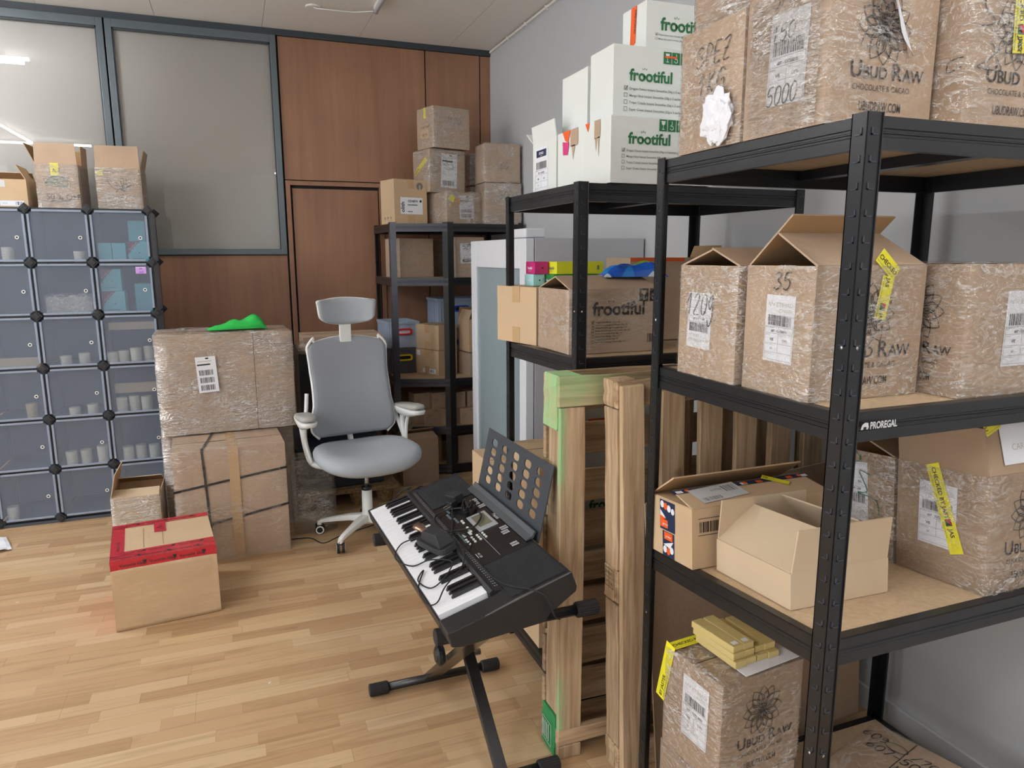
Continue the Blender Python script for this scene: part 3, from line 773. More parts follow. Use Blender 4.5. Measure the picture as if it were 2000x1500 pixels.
MB().tube([(-.61, 0, -.012), (.61, 0, -.012)], .013, 12).build('lamp_tube', pm('unlit_tube', lin(226, 224, 236), .35), t, smooth=True)
MB().tube([(.61, 0, -.012), (.628, 0, -.012)], .0145, 12).build('end_cap', GREYP, t, smooth=True)
cb_ = catmull([(.58, 5.06, CEIL-.004), (.60, 5.03, CEIL-.02), (.68, 5.0, CEIL-.028), (.82, 5.0, CEIL-.026), (.95, 4.94, CEIL-.024)])
c_ = MB().tube(cb_, .0035, 6).build('cable', WHITEP, None, smooth=True); tag(c_, 'thin white cable crossing the ceiling to the unlit tube', 'cable')
o = MB().lathe([(.045, -.004), (.05, 0), (.05, .004)], 20).build('junction_box', CEILM, None, loc=(.58, 5.06, CEIL-.005)); tag(o, 'round ceiling box where the white cable comes out', 'junction box')

# ---------------------------------------------------------------- racks
def rack_post(parent, x, y, H_, sx, sy, wid=.034, rz=0):
    """L shaped upright; the legs of the L run from the corner (x, y) towards sx, sy"""
    t = .0022; mb = MB()
    mb.box(min(0, sx*wid), max(0, sx*wid), min(0, sy*t), max(0, sy*t), 0, H_)
    mb.box(min(0, sx*t), max(0, sx*t), min(0, sy*wid), max(0, sy*wid), 0, H_)
    # turned-in lips
    mb.box(min(sx*wid, sx*(wid-t)), max(sx*wid, sx*(wid-t)), min(0, -sy*.003), max(0, sy*.008), 0, H_)
    mb.box(min(0, sx*.008), max(0, sx*.0), min(sy*wid, sy*(wid-t)), max(sy*wid, sy*(wid-t)), 0, H_)
    p = mb.build('post', BLACKM, parent, loc=(x, y, 0), rot=(0, 0, rz), bevel=.0008, seg=1)
    s = MB(); k = .03
    while k < H_-.02:
        for (ax) in (0, 1):
            a0, a1 = wid*.28, wid*.72
            if ax == 0: s.box(min(sx*a0, sx*a1), max(sx*a0, sx*a1), min(0, -sy*.0016), max(0, -sy*.0016), k, k+.0022); s.box(min(sx*a0, sx*(a0+.003)), max(sx*a0, sx*(a0+.003)), min(0, -sy*.0016), max(0, -sy*.0016), k, k+.012)
            else: s.box(min(0, -sx*.0016), max(0, -sx*.0016), min(sy*a0, sy*a1), max(sy*a0, sy*a1), k, k+.0022); s.box(min(0, -sx*.0016), max(0, -sx*.0016), min(sy*a0, sy*(a0+.003)), max(sy*a0, sy*(a0+.003)), k, k+.012)
        k += .0445
    so = s.build('slot_tabs', BLACKM2, p); so['kind'] = 'stuff'
    f = MB().box(min(-sx*.002, sx*(wid+.002)), max(-sx*.002, sx*(wid+.002)), min(-sy*.002, sy*(wid+.002)), max(-sy*.002, sy*(wid+.002)), 0, .012); f.build('post_foot', BLACKR, p)
    r = MB()
    for zz in (H_*.78, H_*.335):
        r.lathe([(.0032, 0), (.0032, .0015), (.001, .0025)], 10, mat=Matrix.Translation((sx*wid*.5, 0, zz)) @ Matrix.Rotation(R(90 if sy > 0 else -90), 4, 'X'))
        r.lathe([(.0032, 0), (.0032, .0015), (.001, .0025)], 10, mat=Matrix.Translation((0, sy*wid*.5, zz)) @ Matrix.Rotation(R(-90 if sx > 0 else 90), 4, 'Y'))
    r.build('rivet', STEEL, p)
    return p
def beam(parent, a, b, ztop, h=.055, inward=1, dz=0, mt=None):
    """ribbed shelf beam from a to b (2D), the outer face to the right of a->b"""
    a, b = Vector((a[0], a[1], 0)), Vector((b[0], b[1], 0)); L_ = (b-a).length; t = (b-a).normalized(); n = Vector((t.y, -t.x, 0))
    prof = [(0, 0), (.003, -.001), (.003, -.020), (.0005, -.022), (.0005, -.025), (.003, -.0265), (.003, -.0285), (.0005, -.030), (.0005, -.033), (.003, -.035), (.003, -h), (-.012, -h), (-.012, -h+.0015), (.001, -h+.0015), (.001, -.002), (-.02, -.002), (-.02, 0)]
    vs = []; k = len(prof)
    for e, q in ((a, 0), (b, dz)):
        for o_, z in prof: vs.append(e+n*o_+Vector((0, 0, ztop+q+z)))
    fs = [tuple(range(k)), tuple(range(2*k-1, k-1, -1))]+[(i, i+k, (i+1) % k+k, (i+1) % k) for i in range(k)]
    m2 = MB().add(vs, fs)
    return m2.build('beam', mt or BLACKM, parent)
def rack(label, x0, x1, y0, y1, H_, levels, group):
    r = empty('shelving_rack', ((x0+x1)/2, (y0+y1)/2, 0)); tag(r, label, 'shelf', group)
    inv = Matrix.Translation((-(x0+x1)/2, -(y0+y1)/2, 0)); cx, cy = (x0+x1)/2, (y0+y1)/2
    for sx, sy, xx, yy in ((1, 1, x0, y0), (-1, 1, x1, y0), (1, -1, x0, y1), (-1, -1, x1, y1)):
        rack_post(r, xx-cx, yy-cy, H_, sx, sy)
    for zn, zf in levels:
        g = .008
        X0, X1, Y0, Y1 = x0-cx, x1-cx, y0-cy, y1-cy
        beam(r, (X0+g, Y0+g), (X1-g, Y0+g), zn)
        beam(r, (X1-g, Y0+g), (X1-g, Y1-g), zn, dz=zf-zn); beam(r, (X1-g, Y1-g), (X0+g, Y1-g), zf); beam(r, (X0+g, Y1-g), (X0+g, Y0+g), zf, dz=zn-zf)
        b2 = MB(); e = .008
        b2.add([(X0+e, Y0+e, zn-.009), (X1-e, Y0+e, zn-.009), (X1-e, Y1-e, zf-.009), (X0+e, Y1-e, zf-.009), (X0+e, Y0+e, zn-.001), (X1-e, Y0+e, zn-.001), (X1-e, Y1-e, zf-.001), (X0+e, Y1-e, zf-.001)],
               [(0, 3, 2, 1), (4, 5, 6, 7), (0, 1, 5, 4), (1, 2, 6, 5), (2, 3, 7, 6), (3, 0, 4, 7)])
        b2.build('shelf_board', BOARD, r)
        st = MB(); st.add([(-.02, Y0+.01, zn-.034), (.02, Y0+.01, zn-.034), (.02, Y1-.01, zf-.034), (-.02, Y1-.01, zf-.034), (-.02, Y0+.01, zn-.0105), (.02, Y0+.01, zn-.0105), (.02, Y1-.01, zf-.0105), (-.02, Y1-.01, zf-.0105)], [(0, 3, 2, 1), (4, 5, 6, 7), (0, 1, 5, 4), (1, 2, 6, 5), (2, 3, 7, 6), (3, 0, 4, 7)]); st.build('cross_brace', BLACKM, r)
    return r
R1 = dict(x0=.995, x1=1.905, y0=.95, y1=1.59)
rk1 = rack('black steel rack nearest the camera, with the white maker mark on its beam', .995, 1.905, .95, 1.59, 1.803, [(1.799, 1.799), (1.287, 1.287), (.843, .790), (.06, .06)], 'black shelving racks')
d = Decal(); d.text('PROREGAL', .022, 0, .0185, PAPER2, bold=.03, sx=.72)
d.poly([(0, 0), (.003, .009), (.010, .013), (.017, .012), (.019, .004), (.017, 0), (.014, 0), (.013, .005), (.007, .005), (.006, 0)], PAPER2, 1)
Mx = Matrix(((1, 0, 0, .040-.455), (0, 0, -1, -.32-.0005), (0, 1, 0, 1.287-.030), (0, 0, 0, 1))); d.build('maker_mark', Mx, rk1, off=.0012)
R2 = dict(x0=.985, x1=1.85, y0=2.01, y1=2.64)
rk2 = rack('black steel rack in the middle, carrying the white cartons', .985, 1.85, 2.01, 2.64, 1.790, [(1.787, 1.787), (1.247, 1.235), (.075, .075)], 'black shelving racks')
# corner rack with a slanting front
def corner_rack():
    P = [(1.012, 5.58), (1.012, 4.99), (1.385, 4.86), (1.945, 4.86), (1.945, 5.58)]
    c = (1.48, 5.2); P = [(a-c[0], b-c[1]) for a, b in P]
    r = empty('corner_rack', (c[0], c[1], 0)); tag(r, 'black steel corner rack with a slanting front beside the brown door', 'shelf')
    H_ = 1.80
    rack_post(r, P[0][0], P[0][1], H_, 1, -1); rack_post(r, P[3][0], P[3][1], H_, -1, 1); rack_post(r, P[4][0], P[4][1], H_, -1, -1)
    for (i, (lo, hi)) in ((1, (P[0], P[2])), (2, (P[1], P[3]))):
        # posts on the two blunt corners: one leg along each beam
        p = Vector(P[i]+(0,)); a = (Vector(lo+(0,))-p).normalized()*.036; b = (Vector(hi+(0,))-p).normalized()*.042
        mbp = MB(); n1 = Vector((-a.y, a.x, 0)).normalized()*.0025; n2 = Vector((b.y, -b.x, 0)).normalized()*.0025
        for vv, nn in ((a, n1), (b, n2)):
            q = [(0, 0), (vv.x, vv.y), (vv.x+nn.x, vv.y+nn.y), (nn.x, nn.y)]
            mbp.prism(q if (vv.cross(nn)).z > 0 else q[::-1], 0, H_)
        po = mbp.build('post', BLACKM2 if i == 1 else BLACKM, r, loc=(p.x, p.y, 0))
        s = MB(); k = .04
        for nn_, vv in ((0, a), (1, b)):
            k = .04
            while k < H_-.02:
                c0 = vv*.5; nrm = Vector((vv.y, -vv.x, 0)).normalized() if nn_ == 1 else Vector((-vv.y, vv.x, 0)).normalized()
                for w_ in (-.22, .22):
                    cc = vv*(.5+w_) + (-(n1 if nn_ == 0 else n2)).normalized()*.0005
                    s.box(cc.x-.0025, cc.x+.0025, cc.y-.0025, cc.y+.0025, k, k+.006)
                k += .0445
        so = s.build('slot_tabs', BLACKR, po); so['kind'] = 'stuff'
        MB().box(-.004, .03, -.01, .03, 0, .012).build('post_foot', BLACKR, po)
    for zt in (1.79, 1.42, .705, .355, .07):
        for i in range(5):
            a, b = P[i], P[(i+1) % 5]
            beam(r, a, b, zt, mt=BLACKM2 if i in (1,) else BLACKM)
        MB().prism([(q[0]*.985, q[1]*.985) for q in P], zt-.009, zt-.001).build('shelf_board', BOARD, r)
    return r
corner_rack()
# ---------------------------------------------------------------- rack 1, top shelf
Z1 = 1.8005
G_U = 'film wrapped chocolate cartons on the nearest rack'
def pr_spez(d, w, h):
    hand(d, 'SPEZ', w*.26, h*.68, h*.16, w=.0026); hand(d, '1KG', w*.30, h*.45, h*.17, w=.0026)
c_spez = carton('kraft carton marked SPEZ 1KG on the top shelf of the nearest rack', 1.136, 1.396, Z1, 0, .27, .222, .262, film=(FILM, .006), prints=[('handwriting', 'L', pr_spez)], group=G_U)
# crumpled paper and film at its lower corner
bm = bmesh.new(); bmesh.ops.create_icosphere(bm, subdivisions=4, radius=1)
for v in bm.verts:
    n_ = noise.noise(v.co*2.3)*.35+noise.noise(v.co*6+Vector((3, 1, 2)))*.16; v.co = v.co*(1+n_); v.co = Vector((v.co.x*.016, v.co.y*.046, v.co.z*.055))
bm_obj(bm, 'crumpled_paper', PAPER, c_spez, loc=(-.147, -.045, .058))
def pr_blank(d, w, h): pass
carton('small film wrapped carton stacked on the carton marked SPEZ 1KG', 1.15, 1.395, Z1+.264, 3, .25, .20, .16, film=(FILMH, .007), group=G_U)
def pr_5000(d, w, h):
    etihad(d, w*.30, h*.20, w*.46, h*.62, '607 - 53720015', '80', tilt=-2)
    hand(d, 'SPEZ', w*.33, h*.86, h*.11, w=.0022); hand(d, '5000', w*.30, h*.20, h*.13, w=.0024, asp=.62); hand(d, '150', w*.33, h*.63, h*.11, w=.0022)
def pr_ubud(d, w, h): ubud(d, w, h)
c_top = carton('film wrapped chocolate carton with a torn curling white label, on the nearest rack', 1.130, 1.166, Z1, 0, .257, .221, .268, film=(FILM, .005), prints=[('shipping_label', 'L', pr_5000), ('printed_logo', 'F', pr_ubud)], group=G_U)
bm = soft_box(.262, .19, .255, 12, 0, .007, 143, .004, top=False, bottom=False); bmesh.ops.delete(bm, geom=[f for f in bm.faces if f.normal.x > -.5], context='FACES'); bm_obj(bm, 'film_bunch', FILMH, c_top, smooth=True, loc=(-.004, 0, .004))
# torn label curling off its front
mb = MB(); n_ = 12; vs = []
for i in range(n_+1):
    t = i/n_; rx_, rz_ = -.004+(.066+.004)*t, .268+(.130-.268)*t; lx_, lz_ = -.050+(.066+.050)*t, .262-.012*math.sin(t*3)+(.130-.262)*t
    lo_ = .004+.030*math.sin(math.pi*min(1, t*1.25+.1))*(1-t)+.012*(1-t)
    for j in range(6):
        s_ = j/5; vs.append((lx_+(rx_-lx_)*s_-.010*(1-t)*(1-s_)**2, -.1105-.005-lo_*(1-s_)**1.6, lz_+(rz_-lz_)*s_))
mb.add(vs, [(i*6+j, i*6+j+1, (i+1)*6+j+1, (i+1)*6+j) for i in range(n_) for j in range(5)])
mb.build('torn_label', PAPER, c_top, solid=.0004, smooth=True)
def pr_scr(d, w, h):
    ubud(d, w, h)
    d.stroke([(w*.46, h*1.0), (w*.2, h*.92), (w*.12, h*.8), (w*.24, h*.70), (w*.1, h*.66)], .0024, PEN, 3); d.stroke([(w*.26, h*.68), (w*.34, h*.85), (w*.45, h*.9), (w*.42, h*.8)], .0022, PEN, 3)
    d.stroke([(w*.22, h*.58), (w*.26, h*.5), (w*.18, h*.44), (w*.1, h*.40), (w*.2, h*.39), (w*.34, h*.40), (w*.28, h*.50), (w*.4, h*.6)], .0022, PEN, 3)
    jas_tape(d, w*.40, h*1.0, .13, .036, -86, 'CHECKED BY JASTER', layer=4)
def pr_scl(d, w, h): d.stroke([(w*.98, h*.46), (w*.85, h*.45), (w*.84, h*.38), (w*.97, h*.40)], .0022, PEN, 3)
carton('film wrapped chocolate carton with yellow tape and pen scrawl, at the top right', 1.402, 1.108, Z1, 0, .265, .218, .268, film=(FILM, .005), prints=[('handwriting', 'L', pr_scl), ('printed_logo', 'F', pr_scr)], group=G_U)
# ---------------------------------------------------------------- rack 1, middle shelf
Z2 = 1.2875
def pr_120(d, w, h):
    etihad(d, w*.16, h*.26, w*.42, h*.50, '607 - 50712178', '80', flip=True, tilt=-1)
    hand(d, '120g', w*.14, h*.56, h*.19, w=.0022, asp=.55)
carton('open film wrapped carton with 120g penned over an upside-down label', 1.139, 1.377, Z2, 0, .268, .215, .258, open_=True, flaps=(('B', .112, -72), ('F', .112, -70)), film=(FILM, .005), prints=[('shipping_label', 'L', pr_120)], group=G_U)
def pr_35(d, w, h):
    etihad(d, w*.32, h*.26, w*.42, h*.52, '607 - 53720015', '80', tilt=-1, seed=8)
    hand(d, '35', w*.42, h*.82, h*.13, w=.0026)
def pr_ub2(d, w, h):
    ubud(d, w, h)
    jas_tape(d, w*.50, h*1.04, .062, .030, -40, 'CHECKED', logo=False, layer=3); jas_tape(d, w*.58, h*.93, .085, .030, -100, 'JAS', logo=True, layer=5)
carton('open chocolate carton marked 35 with raised lid flaps, behind the nearest rack post', 1.153, 1.154, Z2, 0, .280, .195, .260, open_=True, flaps=(('B', .150, -49), ('F', .135, -61), ('R', .10, -86)), film=(FILM, .005), prints=[('shipping_label', 'L', pr_35), ('printed_logo', 'F', pr_ub2)], group=G_U)
def pr_lab(d, w, h): etihad(d, w*.42, h*.22, w*.40, h*.58, '607 - 53720016', '80', seed=11)
carton('closed film wrapped chocolate carton at the right end of the middle shelf', 1.450, 1.087, Z2, 0, .270, .212, .262, film=(FILM, .005), prints=[('shipping_label', 'F', pr_lab), ('printed_logo', 'L', pr_ubud)], group=G_U)
# ---------------------------------------------------------------- rack 1, lower shelf (slopes away a little)
TL = R(-4.72)
zs = lambda y: .843-.053*(y-.95)/.64+.0008
def pr_prime(d, w, h):
    for (a, b, c, e) in ((.26, .46, .62, .98), (.32, 0, .60, .44)): d.rect(w*a, h*b, w*c, h*e, NAVY, 0)
    for (x, y, r_, m_) in ((.32, .90, .045, PAPER), (.40, .88, .045, ORNG), (.48, .86, .045, PAPER), (.57, .83, .04, PAPER), (.38, .12, .045, PAPER), (.46, .10, .045, ORNG), (.54, .14, .045, PAPER)): d.circ(w*x, h*y, w*r_, m_, 1, 14, w*r_*1.1)
    d.rect(w*.27, h*.50, w*.45, h*.64, ORNG, 1); d.rect(w*.36, h*.30, w*.56, h*.43, ORNG, 1)
    d.poly([(w*.27, h*.80), (w*.40, h*.68), (w*.27, h*.66)], PAPER, 1); d.poly([(w*.27, h*.70), (w*.42, h*.67), (w*.27, h*.62)], ORNG, 2); d.poly([(w*.34, h*.2), (w*.58, h*.30), (w*.50, h*.16)], PAPER, 1)
    d.text('prime', w*.33, h*.545, h*.07, PAPER, 3); d.text('prime', w*.40, h*.34, h*.07, PAPER, 3)
def pr_bar(d, w, h):
    d.bars(w*.05, h*.60, w*.27, h*.78, INKB, 1, 34, 4); d.rect(w*.04, h*.83, w*.29, h*.84, INKB, 1); d.rect(w*.04, h*.55, w*.29, h*.56, INKB, 1)
par = carton('opened parcel with orange and navy patterned tape on the lower shelf', 1.215, 1.476, zs(1.476), 0, .430, .190, .150, mat=KRAFT2, rot=(TL, 0, 0), open_=True, flaps=(('F', .100, -76), ('B', .112, -58), ('L', .06, -95)), prints=[('patterned_tape', 'L', pr_prime), ('barcode', 'F', pr_bar)])
def flapM(W_, D_, H_, side, ang):
    th = R(ang)
    if side == 'F': u, n_, o_ = Vector((1, 0, 0)), Vector((0, -1, 0)), Vector((-W_/2, -D_/2, H_))
    elif side == 'B': u, n_, o_ = Vector((1, 0, 0)), Vector((0, 1, 0)), Vector((-W_/2, D_/2, H_))
    v = Vector((0, 0, 1))*math.cos(th)+n_*math.sin(th); n2 = u.cross(v)
    M_ = Matrix((u, v, n2)).transposed().to_4x4(); M_.translation = o_; return M_
d = Decal()
d.rect(.0, .078, .43, .099, NAVY, 0)
for i in range(9): d.rect(.01+.05*i, .080, .03+.05*i, .092, ORNG if i % 2 else PAPER, 1); 
for i in range(5): d.circ(.045+.09*i, .088, .007, ORNG if i % 2 == 0 else PAPER, 2, 12)
old = d.T; d.T = T2(.05, .018, 6); d.rect(0, 0, .15, .070, PAPER2, 2); d.bars(.01, .006, .07, .022, INKG, 3, 24, 3); d.rect(.005, .068, .145, .069, INKG, 3)
d.text('CYCLE 1', .06, .044, .012, INKB, 3); d.bars(.10, .03, .14, .06, INKG, 3, 12, 9); d.T = old
jas_tape(d, .285, .098, .072, .024, -48, 'VIE', logo=False, layer=5)
d.build('address_label', flapM(.43, .19, .150, 'F', -76), par, off=.0026)
carton('pale open tray carton with upright flaps at the front of the lower shelf', 1.180, 1.222, zs(1.222), 0, .262, .262, .078, mat=KRAFT3, rot=(TL, 0, R(-2)), open_=True, inner=KRAFT3, flaps=(('B', .098, -6), ('F', .098, 9), ('L', .125, -52), ('R', .12, -40)))
def pr_607(d, w, h):
    etihad(d, w*.20, h*.30, w*.44, h*.58, '607 - 60791721', '60', flip=True, tilt=2, seed=6)
    d.stroke([(w*.2, h*.9), (w*.4, h*1.0), (w*.5, h*.9), (w*.1, h*.84)], .003, PENG, 4); d.stroke([(w*.66, h*.78), (w*.5, h*.80), (w*.62, h*.62), (w*.48, h*.58), (w*.75, h*.55), (w*.8, h*.40)], .003, PENG, 4)
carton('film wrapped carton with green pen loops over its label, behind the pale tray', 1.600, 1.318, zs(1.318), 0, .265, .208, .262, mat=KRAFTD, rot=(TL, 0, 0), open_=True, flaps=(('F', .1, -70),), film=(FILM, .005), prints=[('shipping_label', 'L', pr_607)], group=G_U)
def pr_jas(d, w, h):
    etihad(d, w*.26, h*.30, w*.42, h*.56, '607 - 53720063', '59', tilt=-1, seed=13)
    jas_tape(d, w*.34, h*1.0, .205, .034, -71, 'CHECKED BY JASTER', layer=4)
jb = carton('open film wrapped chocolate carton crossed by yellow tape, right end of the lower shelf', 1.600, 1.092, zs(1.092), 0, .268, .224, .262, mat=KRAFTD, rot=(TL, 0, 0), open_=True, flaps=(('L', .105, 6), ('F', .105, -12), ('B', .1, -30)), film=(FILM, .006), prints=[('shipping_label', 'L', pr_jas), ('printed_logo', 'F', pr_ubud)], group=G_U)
d = Decal(); d.rect(.05, .02, .22, .11, PAPER, 0); d.text('CARGO', .08, .05, .02, INKP, 1); jas_tape(d, 0.01, .085, .05, .03, 20, 'C', False); d.build('flap_label', flapM(.268, .224, .262, 'F', -12), jb, off=.003)
# ---------------------------------------------------------------- rack 1, bottom shelf
Z4 = .0615
def pr_box(d, w, h): d.text('Box:', w*.30, h*.72, .03, INKB, bold=.02); d.text('Comp:', w*.30, h*.52, .03, INKB, bold=.02); d.text('Date:', w*.30, h*.34, .03, INKB, bold=.02)
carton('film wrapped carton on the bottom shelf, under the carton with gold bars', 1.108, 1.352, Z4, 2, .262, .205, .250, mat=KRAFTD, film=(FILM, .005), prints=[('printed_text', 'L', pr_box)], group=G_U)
def pr_gl(d, w, h):
    etihad(d, w*.34, h*.26, w*.44, h*.60, '607 - 5372 0063', '59', tilt=-1, seed=21)
    jas_tape(d, w*.02, h*.42, .17, .034, 78, 'BY JASTER', False, 4)
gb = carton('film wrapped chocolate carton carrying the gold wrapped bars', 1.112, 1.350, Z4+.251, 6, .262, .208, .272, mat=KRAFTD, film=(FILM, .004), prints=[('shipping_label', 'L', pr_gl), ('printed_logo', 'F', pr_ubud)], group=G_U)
d = Decal(); jas_tape(d, .0, .168, .11, .034, 0, 'CHECKED BY', False, 1); d.build('yellow_tape', face(.262, .208, .272, 'T'), gb, off=.006)
gtop = Z4+.251+.272+.0075
o = MB().prism([(-.075, -.1), (.105, -.095), (.10, .06), (-.07, .06)], 0, .0012).build('paper_sheet', PAPER, None, loc=(1.125, 1.345, gtop), rot=(0, 0, R(6))); tag(o, 'white paper sheet under the gold wrapped bars', 'paper')
bar_me = None; G_B = 'gold wrapped bars stacked on a carton'
def gold_bar(label, x, y, z, yaw, sticker=False):
    global bar_me
    if bar_me is None:
        mb = MB(); mb.box(-.0165, .0165, -.0725, .0725, 0, .0165); o = mb.build('chocolate_bar', GOLDP, None, bevel=.0012)
        bar_me = o
    else: o = bar_me.copy(); COL.objects.link(o)
    o.location = (x, y, z); o.rotation_euler = (0, 0, R(yaw)); tag(o, label, 'bar', G_B)
    if sticker:
        s_ = MB().box(-.008, .008, -.064, -.052, .0166, .0170).build('sticker', PAPER, o)
    fm = MB().prism([(-.012, 0), (.012, 0), (0, .0002)], 0, .0001) if False else None
    return o
bx, by = 1.085, 1.355; ux, uy = math.cos(R(6)), math.sin(R(6)); 
def BP(i, dx=0, dy=0): return (bx+(i*.0355+dx)*ux-dy*uy-.03, by+(i*.0355+dx)*uy+dy*ux+.0)
lay = [(0, [0, 1, 2, 3], 'bottom'), (1, [0, 1, 2, 3], 'middle'), (2, [0, 1], 'top')]
nm = ['leftmost', 'second from the left', 'third from the left', 'rightmost']
for L_, cols, w_ in lay:
    for i in cols:
        x_, y_ = BP(i+.25, dy=(-.012 if L_ == 0 else .0)+random.uniform(-.004, .004))
        if L_ == 2: lb = 'gold wrapped bar with a white sticker, %s of the two on top' % ('left' if i == 0 else 'right')
        else: lb = 'gold wrapped bar, %s in the %s layer of the pile' % (nm[i], w_)
        gold_bar(lb, x_, y_, gtop+.0014+L_*.0168, 6+random.uniform(-2, 2)+(0 if i < 3 else -2), L_ == 2)
def pr_top(d, w, h):
    old = d.T; d.T = old @ T2(w*.25, h*.93, -90)
    hand(d, '609', -.02, .13, .03, w=.0032); hand(d, '607-5079', .01, .09, .03, w=.0032); hand(d, 'VIE', .10, .045, .03, w=.0032); d.ring(.07, .14, .03, .0025, PEN, 4, 20, .017); hand(d, '/706', .11, .125, .028, w=.003)
    d.T = old
    jas_tape(d, w*.08, h*.60, .16, .036, -62, 'CHECKED BY', False, 4)
carton('dim carton on the bottom shelf with pen numbers on its lid, beside the wall', 1.470, 1.162, Z4, 15, .27, .22, .235, mat=KRAFTD, film=(FILML, .003), prints=[('handwriting', 'T', pr_top)], group=G_U)
mb = MB()
w_, d_, h_ = .085, .06, .135
mb.box(-w_, w_, -d_, d_, 0, .006); mb.box(-w_, w_, -d_, -d_+.005, 0, h_); mb.box(-w_, w_, d_-.005, d_, 0, h_); mb.box(-w_, -w_+.005, -d_, d_, 0, h_); mb.box(w_-.005, w_, -d_, d_, 0, h_); mb.box(-w_-.005, w_+.005, -d_-.005, -d_, h_-.018, h_); mb.box(-w_-.005, w_+.005, d_, d_+.005, h_-.018, h_)
o = mb.build('plastic_crate', pm('dark_green_plastic', lin(20, 60, 50), .5), None, loc=(1.79, 1.045, Z4), rot=(0, 0, R(28))); tag(o, 'dark green plastic crate at the far right of the bottom shelf', 'crate')
# hardboard sheet leaning between the nearest rack and the pallets
mb = MB(); mb.box(0, .78, -.003, .003, 0, .905)
o = mb.build('hardboard_sheet', BOARDD, None, loc=(1.075, 1.612, 0), rot=(0, R(-4.6), 0)); tag(o, 'thin brown hardboard sheet standing behind the nearest rack', 'board')
# ---------------------------------------------------------------- pallets standing on end
def board(root, name, mt, x0, x1, y0, y1, z0, z1, rough=.0025, seed=0, bev=.0025):
    mb = MB(); rr = random.Random(seed+int(x0*1000)+int(z0*777))
    n = 6; lo = z1-z0 > x1-x0
    vs = []
    for i in range(n+1):
        t = i/n; j = lambda: rr.uniform(-rough, rough)
        if lo: z = z0+(z1-z0)*t; sec = [(x0+j(), y0), (x1+j(), y0), (x1+j(), y1), (x0+j(), y1)]; vs += [(a, b, z) for a, b in sec]
        else: x = x0+(x1-x0)*t; sec = [(y0, z0+j()), (y1, z0+j()), (y1, z1+j()), (y0, z1+j())]; vs += [(x, a, b) for a, b in sec]
    fs = [(3, 2, 1, 0), (n*4, n*4+1, n*4+2, n*4+3)]
    for i in range(n):
        for k in range(4): fs.append((i*4+k, i*4+(k+1) % 4, (i+1)*4+(k+1) % 4, (i+1)*4+k))
    if not lo: fs = [f[::-1] for f in fs]
    fs2 = fs
    mb.add(vs, fs2)
    o = mb.build(name, mt, root, bevel=bev, seg=1)
    bm = bmesh.new(); bm.from_mesh(o.data); bmesh.ops.recalc_face_normals(bm, faces=bm.faces); bm.to_mesh(o.data); bm.free()
    return o
p1 = empty('wooden_pallet', (.85, 1.83, 0), R(-1)); tag(p1, 'pallet standing on end with green paint on its corners, behind the keyboard', 'pallet', 'pallets standing on end')
board(p1, 'runner_board', GREENR, 0, .080, 0, .020, .10, 1.135)
board(p1, 'runner_board', PINE, .37, .45, 0, .020, .10, 1.135); board(p1, 'runner_board', PINE, .74, .82, 0, .020, .10, 1.135)
tb = board(p1, 'end_board', GREENB, -.008, .82, -.002, .020, 1.137, 1.228, .004); board(p1, 'end_board', PINEX, 0, .82, 0, .022, .045, .098, .004)
d = Decal(); 
def green_splash(d, w, h):
    pass
for k, (z0, z1) in enumerate(((1.065, 1.226), (0.0, .135))):
    o = board(p1, 'corner_block', GREENW if k == 0 else GREENW2, -.004, .075, .021, .122, z0, z1, .003); o['label'] = 'green painted corner block'
    board(p1, 'corner_block', PINE, .37, .45, .021, .122, z0, z1, .003)
    board(p1, 'corner_block', PINE, .74, .82, .021, .122, z0, z1, .003)
board(p1, 'corner_block', PINE, .0, .080, 0.0, .0205, 0, .044, .001)
board(p1, 'stringer_board', PINE, .006, .030, .030, .110, .135, 1.065); board(p1, 'stringer_board', PINE, .80, .82, .030, .110, .135, 1.065)
for i, (a, b) in enumerate(((1.10, 1.222), (.955, 1.055), (.80, .905), (.645, .765), (.525, .625), (.385, .50), (.235, .360), (.10, .21), (.0, .085))):
    board(p1, 'deck_board', PINEX, .004, .83, .123+.001*(i % 2), .143, a, b, .003, seed=i)
d = Decal()
for q in range(4): d.rect(.022+.013*q, .03, .027+.013*q, .09, PAPER2, 1)
for a in ((.016, .022, .086, .024), (.016, .098, .086, .1), (.016, .022, .018, .1), (.084, .022, .086, .1)): d.rect(*a, PAPER2, 1)
Mx = Matrix(((0, 0, -1, -.0075), (-1, 0, 0, .122), (0, 1, 0, 0), (0, 0, 0, 1))); d.build('stencil_mark', Mx, p1)
p2 = empty('wooden_pallet', (1.003, 1.690, 0), rot=(0, R(-1.6), 0)); tag(p2, 'bare pallet standing on end just behind the nearest rack', 'pallet', 'pallets standing on end')
for i in range(6):
    board(p2, 'deck_board', PINE, .128*i, .128*i+(.078 if i else .072), 0, .020, .0, 1.215 if i == 0 else 1.19, .003, seed=i)
for z0, z1 in ((1.148, 1.222), (.56, .66), (0.0, .085)):
    board(p2, 'cross_board', PINEX, -.004, .80, .0215, .044, z0, z1, .003)
    board(p2, 'corner_block', PINE, -.006, .065, .0445, .098, z0, z1+.004, .003)
    board(p2, 'corner_block', PINE, .36, .44, .0445, .098, z0, z1, .003); board(p2, 'corner_block', PINE, .72, .80, .0445, .098, z0, z1, .003)
board(p2, 'stringer_board', PINE, -.004, .020, .024, .096, .09, .555); board(p2, 'stringer_board', PINE, -.004, .020, .024, .096, .665, 1.145)
for i in range(5): board(p2, 'back_board', PINE, .17*i+.03, .17*i+.12, .099, .118, 0, 1.20, .003, seed=i+9)
d = Decal()
for a in ((0, 0, .05, .002), (0, .058, .05, .06), (0, 0, .002, .06), (.048, 0, .05, .06), (.0, .03, .05, .0315), (.024, 0, .0255, .06)): d.rect(*a, INKB, 1)
